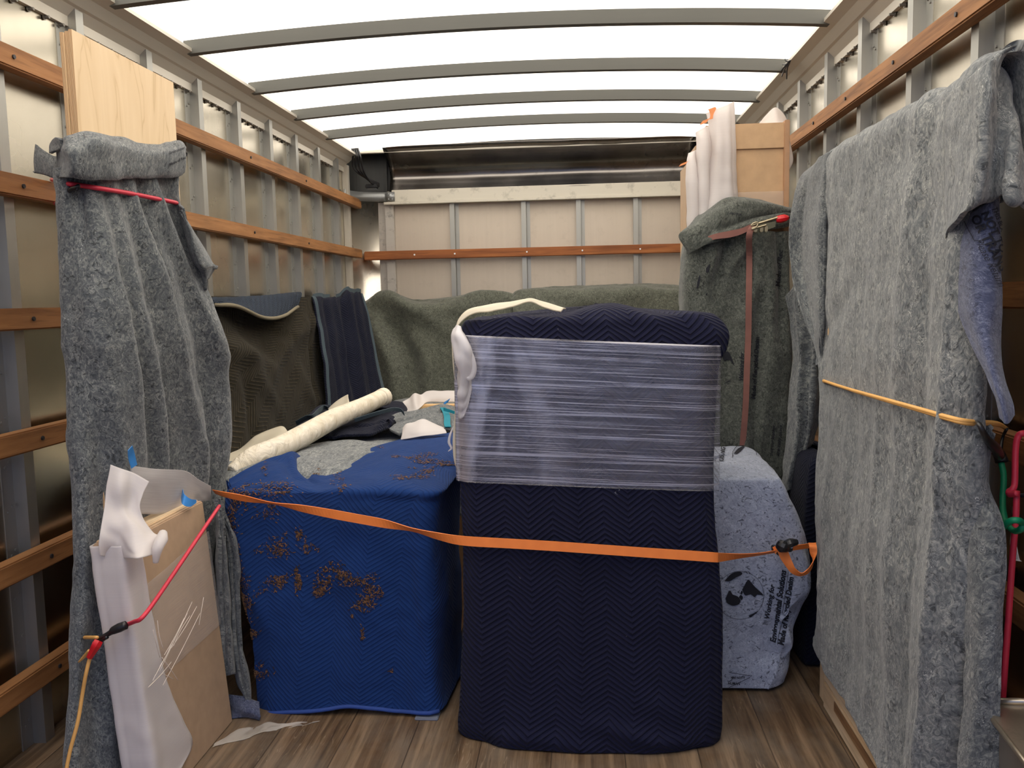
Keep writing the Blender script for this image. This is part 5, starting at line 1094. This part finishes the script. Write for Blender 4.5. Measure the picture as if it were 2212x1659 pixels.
f1 = [[(784, 648, 'Y', 5.40), (810, 640, 'Y', 5.40), (850, 641, 'Y', 5.41), (920, 644, 'Y', 5.41), (1000, 640, 'Y', 5.41), (1060, 638, 'Y', 5.41), (1090, 638, 'Y', 5.41), (1130, 642, 'Y', 5.41)],
      [(786, 656, 'Y', 5.33), (812, 648, 'Y', 5.34), (850, 654, 'Y', 5.34), (920, 654, 'Y', 5.34), (1000, 650, 'Y', 5.34), (1060, 645, 'Y', 5.34), (1090, 645, 'Y', 5.34), (1130, 648, 'Y', 5.34)],
      [(796, 700, 'Y', 5.28), (822, 700, 'Y', 5.26), (860, 700, 'Y', 5.27), (920, 700, 'Y', 5.27), (1000, 700, 'Y', 5.28), (1060, 700, 'Y', 5.28), (1090, 700, 'Y', 5.28), (1130, 700, 'Y', 5.28)],
      [(806, 770, 'Y', 5.24), (834, 770, 'Y', 5.22), (870, 770, 'Y', 5.22), (925, 770, 'Y', 5.22), (1000, 770, 'Y', 5.24), (1060, 770, 'Y', 5.24), (1090, 770, 'Y', 5.24), (1130, 770, 'Y', 5.24)],
      [(818, 860, 'Y', 5.20), (845, 860, 'Y', 5.18), (880, 860, 'Y', 5.18), (930, 860, 'Y', 5.18), (1000, 860, 'Y', 5.18), (1060, 860, 'Y', 5.2), (1090, 860, 'Y', 5.2), (1130, 860, 'Y', 5.2)],
      [(824, 920, 'Y', 5.18), (850, 920, 'Y', 5.16), (885, 920, 'Y', 5.16), (935, 920, 'Y', 5.16), (1000, 920, 'Y', 5.16), (1060, 920, 'Y', 5.18), (1090, 920, 'Y', 5.18), (1130, 920, 'Y', 5.18)]]
PF1 = Patch(wallpatch(f1), [(.10, .10, .45, .30, .08, .045), (.45, .30, .8, .12, .08, .040), (.06, .12, .4, .75, .08, -.055), (.12, .35, .22, .95, .05, .05), (.35, .45, .45, .95, .07, .045), (.2, .05, .5, .45, .06, .04), (.3, .14, .55, .19, .05, -.025), (.6, .4, .62, .95, .1, .02)], .014, 2.5, 114, .002)
PF1.build('moving_blanket', FELTG, None, 160, 110, .008); tag(PF1.obj, 'grey green felt blanket hung across the front wall, left of the navy furniture', 'blanket')
f2_ = [[(1104, 640, 'Y', 5.38), (1118, 628, 'Y', 5.40), (1170, 624, 'Y', 5.41), (1240, 618, 'Y', 5.41), (1320, 612, 'Y', 5.41), (1400, 612, 'Y', 5.41), (1480, 618, 'Y', 5.41), (1560, 622, 'Y', 5.40)],
       [(1106, 642, 'Y', 5.33), (1122, 632, 'Y', 5.33), (1170, 634, 'Y', 5.30), (1240, 632, 'Y', 5.27), (1320, 624, 'Y', 5.27), (1400, 622, 'Y', 5.28), (1480, 624, 'Y', 5.30), (1560, 628, 'Y', 5.32)],
       [(1104, 650, 'Y', 5.30), (1125, 648, 'Y', 5.28), (1170, 650, 'Y', 5.25), (1240, 650, 'Y', 5.22), (1320, 645, 'Y', 5.22), (1400, 642, 'Y', 5.23), (1480, 645, 'Y', 5.26), (1560, 648, 'Y', 5.28)],
       [(1110, 690, 'Y', 5.24), (1130, 690, 'Y', 5.22), (1170, 690, 'Y', 5.2), (1240, 690, 'Y', 5.2), (1320, 690, 'Y', 5.2), (1400, 690, 'Y', 5.2), (1480, 690, 'Y', 5.2), (1560, 690, 'Y', 5.2)],
       [(1110, 860, 'Y', 5.16), (1130, 860, 'Y', 5.14), (1170, 860, 'Y', 5.14), (1240, 860, 'Y', 5.14), (1320, 860, 'Y', 5.14), (1400, 860, 'Y', 5.14), (1480, 860, 'Y', 5.14), (1560, 860, 'Y', 5.14)]]
PF2 = Patch(wallpatch(f2_), [(.2, .08, .5, .3, .08, .03), (.7, .3, .95, .12, .05, -.03), (.6, .4, .9, .3, .06, .03), (.3, .05, .45, .15, .04, -.02)], .012, 3, 115, .002)
PF2.build('moving_blanket', FELTG, None, 160, 80, .008); tag(PF2.obj, 'dark green grey felt blanket on the front wall behind the top of the navy furniture', 'blanket')

# low load behind the blue quilt with a felt cover
pl_ = thing('covered_pallet', 'flat load covered by a light grey green felt blanket, behind the royal blue quilt', 'load', (-.75, 3.6, 0))
MB().box(-1.18, -.30, 3.0, 5.05, 0, .555, .02).build('covered_load', KRAFT, pl_)
P1 = [[(-1.30, 5.12, .56), (-1.0, 5.12, .62), (-.7, 5.12, .62), (-.45, 5.12, .62), (-.1, 5.12, .58)],
      [(-1.34, 4.3, .60), (-1.05, 4.3, .63), (-.7, 4.3, .635), (-.45, 4.3, .63), (-.1, 4.3, .60)],
      [(-1.36, 3.5, .62), (-1.05, 3.5, .65), (-.75, 3.5, .66), (-.45, 3.5, .66), (-.1, 3.5, .62)],
      [(-1.36, 3.1, .62), (-1.05, 3.1, .66), (-.75, 3.1, .675), (-.45, 3.1, .67), (-.15, 3.1, .62)],
      [(-1.33, 2.75, .61), (-1.02, 2.78, .65), (-.78, 2.75, .67), (-.45, 2.85, .665), (-.15, 2.9, .60)],
      [(-1.30, 2.45, .58), (-1.0, 2.45, .62), (-.78, 2.45, .64), (-.45, 2.7, .63), (-.18, 2.8, .50)],
      [(-1.28, 2.38, .30), (-1.0, 2.40, .32), (-.78, 2.43, .55), (-.45, 2.65, .50), (-.18, 2.75, .2)]]
P1 = [[(x, y, z - .045 * min(1, max(0, (y - 2.7) / .35))) for x, y, z in r] for r in P1]
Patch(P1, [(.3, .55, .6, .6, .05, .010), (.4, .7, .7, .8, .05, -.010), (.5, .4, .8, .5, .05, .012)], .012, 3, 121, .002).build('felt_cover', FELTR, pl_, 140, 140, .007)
# crumpled navy blanket
cn = [[(630, 925, 3.25), (655, 905, 3.40), (680, 885, 3.55), (700, 876, 3.65), (730, 880, 3.70), (780, 876, 3.75), (830, 866, 3.85), (868, 868, 3.9), (876, 880, 3.8)],
      [(634, 932, 3.18), (660, 916, 3.25), (686, 896, 3.32), (704, 888, 3.40), (735, 892, 3.45), (790, 895, 3.45), (832, 882, 3.52), (866, 882, 3.55), (877, 892, 3.5)],
      [(640, 938, 3.1), (668, 928, 3.12), (692, 914, 3.18), (712, 912, 3.2), (745, 912, 3.22), (790, 912, 3.22), (826, 902, 3.28), (850, 898, 3.3), (872, 896, 3.35)],
      [(648, 945, 3.02), (672, 938, 3.02), (700, 930, 3.05), (720, 930, 3.05), (755, 930, 3.05), (795, 928, 3.05), (822, 920, 3.1), (840, 915, 3.15), (850, 908, 3.2)],
      [(655, 952, 2.98), (680, 946, 2.98), (705, 940, 3.0), (726, 938, 3.0), (760, 936, 3.0), (795, 934, 3.0), (818, 926, 3.05), (834, 920, 3.1), (842, 914, 3.15)]]
PCN = Patch([[aY(x, y, Y) for x, y, Y in r] for r in cn], [(.1, .2, .3, .7, .02, .02), (.3, .1, .35, .9, .02, -.018), (.5, .3, .9, .35, .025, .022), (.55, .6, .9, .65, .02, -.018), (.7, .8, .95, .75, .02, .012)], .010, 7, 122, .001)
PCN.build('quilted_blanket', NAVYD, None, 120, 60, .010); tag(PCN.obj, 'crumpled navy quilted blanket with light blue edging lying under the foam roll', 'blanket')
MB().ribbon([aY(x, y, Y) for x, y, Y in ((640, 914, 3.24), (662, 902, 3.20), (676, 900, 3.16), (688, 888, 3.24), (700, 880, 3.32), (710, 882, 3.3))], [(0, -.008, .009)] * 6, .003).build('edge_binding', BIND, PCN.obj)
MB().ribbon([aY(x, y, Y) for x, y, Y in ((766, 908, 3.10), (800, 897, 3.12), (832, 888, 3.16), (850, 884, 3.2), (866, 886, 3.22), (873, 894, 3.22))], [(0, -.004, .007)] * 6, .003).build('edge_binding', BIND, PCN.obj)
# cream foam roll with loose sheets
frl = thing('foam_roll', 'long cream roll of packing foam lying diagonally across the load at the left', 'foam roll', (-.95, 3.0, .68))
MB().tube([aY(500, 1022, 2.52), aY(545, 990, 2.60), aY(600, 968, 2.70), aY(660, 938, 2.85), aY(720, 905, 3.02), aY(780, 880, 3.22), aY(822, 860, 3.42)], [.024, .036, .037, .038, .037, .035, .034], 20, res=14).build('rolled_foam', ROLLM, frl)
MB().tube([aY(822, 860, 3.42), aY(830, 857, 3.45), aY(834, 856, 3.465)], [.036, .038, .020], 18, res=4).build('roll_end', CREAM, frl)
def fsheet(nm, rows_, label, sd, mat=CREAMF):
    Pz = Patch([[aY(x, y, Y) for x, y, Y in r] for r in rows_], (), .004, 8, sd, .001); Pz.build('foam_sheet', mat, None, 40, 30, .002)
    return tag(Pz.obj, label, 'foam sheet', 'loose foam sheets on the load')
fsheet('a', [[(480, 978, 2.9), (520, 966, 2.95), (552, 940, 3.0), (590, 924, 3.05), (612, 920, 3.05), (626, 936, 3.0)], [(482, 992, 2.8), (525, 982, 2.82), (560, 965, 2.86), (592, 948, 2.9), (612, 944, 2.92), (628, 945, 2.92)], [(485, 1020, 2.68), (520, 1006, 2.70), (552, 990, 2.72), (586, 974, 2.76), (608, 962, 2.80), (628, 950, 2.85)]], 'curled cream foam sheet behind the near end of the foam roll, against the brown quilt', 131)
fsheet('b', [[(710, 885, 3.3), (725, 868, 3.32), (742, 856, 3.34), (752, 851, 3.34), (754, 856, 3.34)], [(712, 892, 3.25), (726, 884, 3.27), (742, 876, 3.28), (752, 872, 3.28), (755, 868, 3.3)], [(714, 900, 3.22), (728, 896, 3.22), (742, 890, 3.23), (752, 886, 3.24), (756, 876, 3.26)]], 'small pointed foam sheet sticking up behind the middle of the foam roll', 132)
fsheet('c', [[(870, 925, 2.98), (878, 915, 2.98), (893, 912, 2.98), (914, 906, 2.98), (935, 914, 2.98), (958, 925, 2.98)], [(868, 936, 2.93), (878, 932, 2.92), (895, 930, 2.90), (914, 928, 2.90), (938, 928, 2.92), (962, 930, 2.94)], [(864, 948, 2.90), (878, 946, 2.88), (895, 944, 2.87), (915, 942, 2.87), (940, 940, 2.89), (965, 936, 2.92)]], 'folded cream foam sheet peeping over the back edge of the royal blue quilt', 133, FOAM)
# felt curl with teal edge
cu = [[(836, 905, 3.35), (860, 895, 3.35), (890, 890, 3.4), (920, 882, 3.45), (950, 876, 3.5), (975, 880, 3.5), (1000, 892, 3.5)],
      [(838, 918, 3.2), (862, 906, 3.18), (892, 900, 3.2), (922, 893, 3.25), (952, 890, 3.3), (978, 895, 3.3), (1005, 905, 3.3)],
      [(842, 926, 3.1), (868, 922, 3.08), (896, 916, 3.08), (925, 910, 3.1), (954, 906, 3.15), (980, 908, 3.15), (1005, 918, 3.15)],
      [(862, 938, 3.0), (880, 935, 3.0), (905, 930, 3.0), (930, 928, 3.02), (956, 925, 3.05), (980, 926, 3.05), (1005, 930, 3.05)]]
PCU = Patch([[aY(x, y, Y) for x, y, Y in r] for r in cu], [(.1, .35, .9, .30, .03, -.022), (.1, .08, .9, .06, .02, .014)], .008, 6, 134, .001); PCU.build('moving_blanket', FELT, None, 80, 40, .010)
tag(PCU.obj, 'small curled grey green felt blanket with a teal strip, beside the navy furniture', 'blanket')
MB().ribbon([PCU.pos(*PCU.locate(x, y), .006) for x, y in ((956, 884), (962, 893), (966, 906), (966, 918), (968, 926))], [(.012, 0, 0)] * 5, .003).ribbon([aY(x, y, 3.2) for x, y in ((958, 884), (972, 888), (986, 893))], [(0, 0, .006)] * 3, .003).build('teal_strip', TEAL, PCU.obj)
# pale board with foam behind it
wb = thing('wooden_board', 'pale wooden board edge with foam and blue tape, at the back beside the navy furniture', 'board', (-.7, 4.2, .55))
MB().box(-.82, -.20, 4.0, 4.06, .61, .655, .003).build('board_body', wood('orange_pine', (0.55, 0.33, 0.14), (0.70, 0.46, 0.22), (0.76, 0.54, 0.29), 'x', 0.6), wb)
fz = [[(870, 868, 4.02), (884, 860, 4.05), (896, 850, 4.06), (910, 853, 4.1), (925, 846, 4.12), (960, 845, 4.12), (1000, 845, 4.12)],
      [(872, 880, 3.99), (886, 874, 3.99), (898, 868, 3.99), (912, 866, 4.05), (926, 860, 4.08), (960, 858, 4.08), (1000, 858, 4.08)],
      [(874, 894, 3.94), (888, 890, 3.94), (902, 884, 3.94), (914, 874, 4.0), (926, 868, 4.065), (960, 868, 4.065), (1000, 868, 4.065)]]
Patch([[aY(x, y, Y) for x, y, Y in r] for r in fz], (), .004, 8, 135, .001).build('foam_sheet', FOAM, wb, 60, 24, .002)
MB().ribbon([aY(958, 872, 3.99), aY(964, 869, 3.985), aY(970, 865, 3.99)], [(.006, 0, .010)] * 3, .001).build('blue_tape', TAPEB, wb)

# ------------------------------------------------------------------ odds on the floor
FR = MB(); rnd = random.Random(12)
def fz_(x, y, z=.003): return aZ(x, y, z)
path = [(462, 1612), (500, 1592), (540, 1582), (570, 1572), (605, 1570), (650, 1562), (690, 1556)]
pts = [fz_(x, y) for x, y in path]
Pp = [[p + np.array([0, d * w_, .004 * math.sin(i * 2 + j)]) for i, (p, w_) in enumerate(zip(pts, (.008, .03, .035, .03, .012, .012, .005)))] for j, d in enumerate((1, 0, -1))]
Patch(Pp, (), .003, 30, 141, .002).build('film_scrap', sheetmat('floor_film', (0.85, 0.80, 0.72), 0.55, 0.3, 0.25), None, 80, 14, .001)
tag(bpy.context.scene.objects['film_scrap'], 'crumpled strip of clear stretch film lying on the floor in front of the blue quilt', 'film scrap')
tag(MB().box(*(lambda a: (a[0] - .035, a[0] + .030, a[1] - .018, a[1] + .03, .0, .006))(fz_(925, 1548)), .002).build('grey_offcut', plain('grey_plastic', (0.20, 0.22, 0.27), 0.5)), 'small grey plastic offcut on the floor under the hem of the blue quilt', 'offcut')
dk = [[fz_(x, y, z) for x, y, z in r] for r in ([(495, 1500, .05), (530, 1505, .05), (560, 1515, .04)], [(498, 1530, .02), (530, 1535, .03), (562, 1545, .02)], [(500, 1552, .003), (530, 1550, .004), (560, 1556, .003)])]
Patch(dk, (), .004, 14, 142, .001).build('felt_scrap', FELTB, None, 30, 20, .006); tag(bpy.context.scene.objects['felt_scrap'], 'dark blue grey felt scrap on the floor between the package and the blue quilt', 'felt scrap')
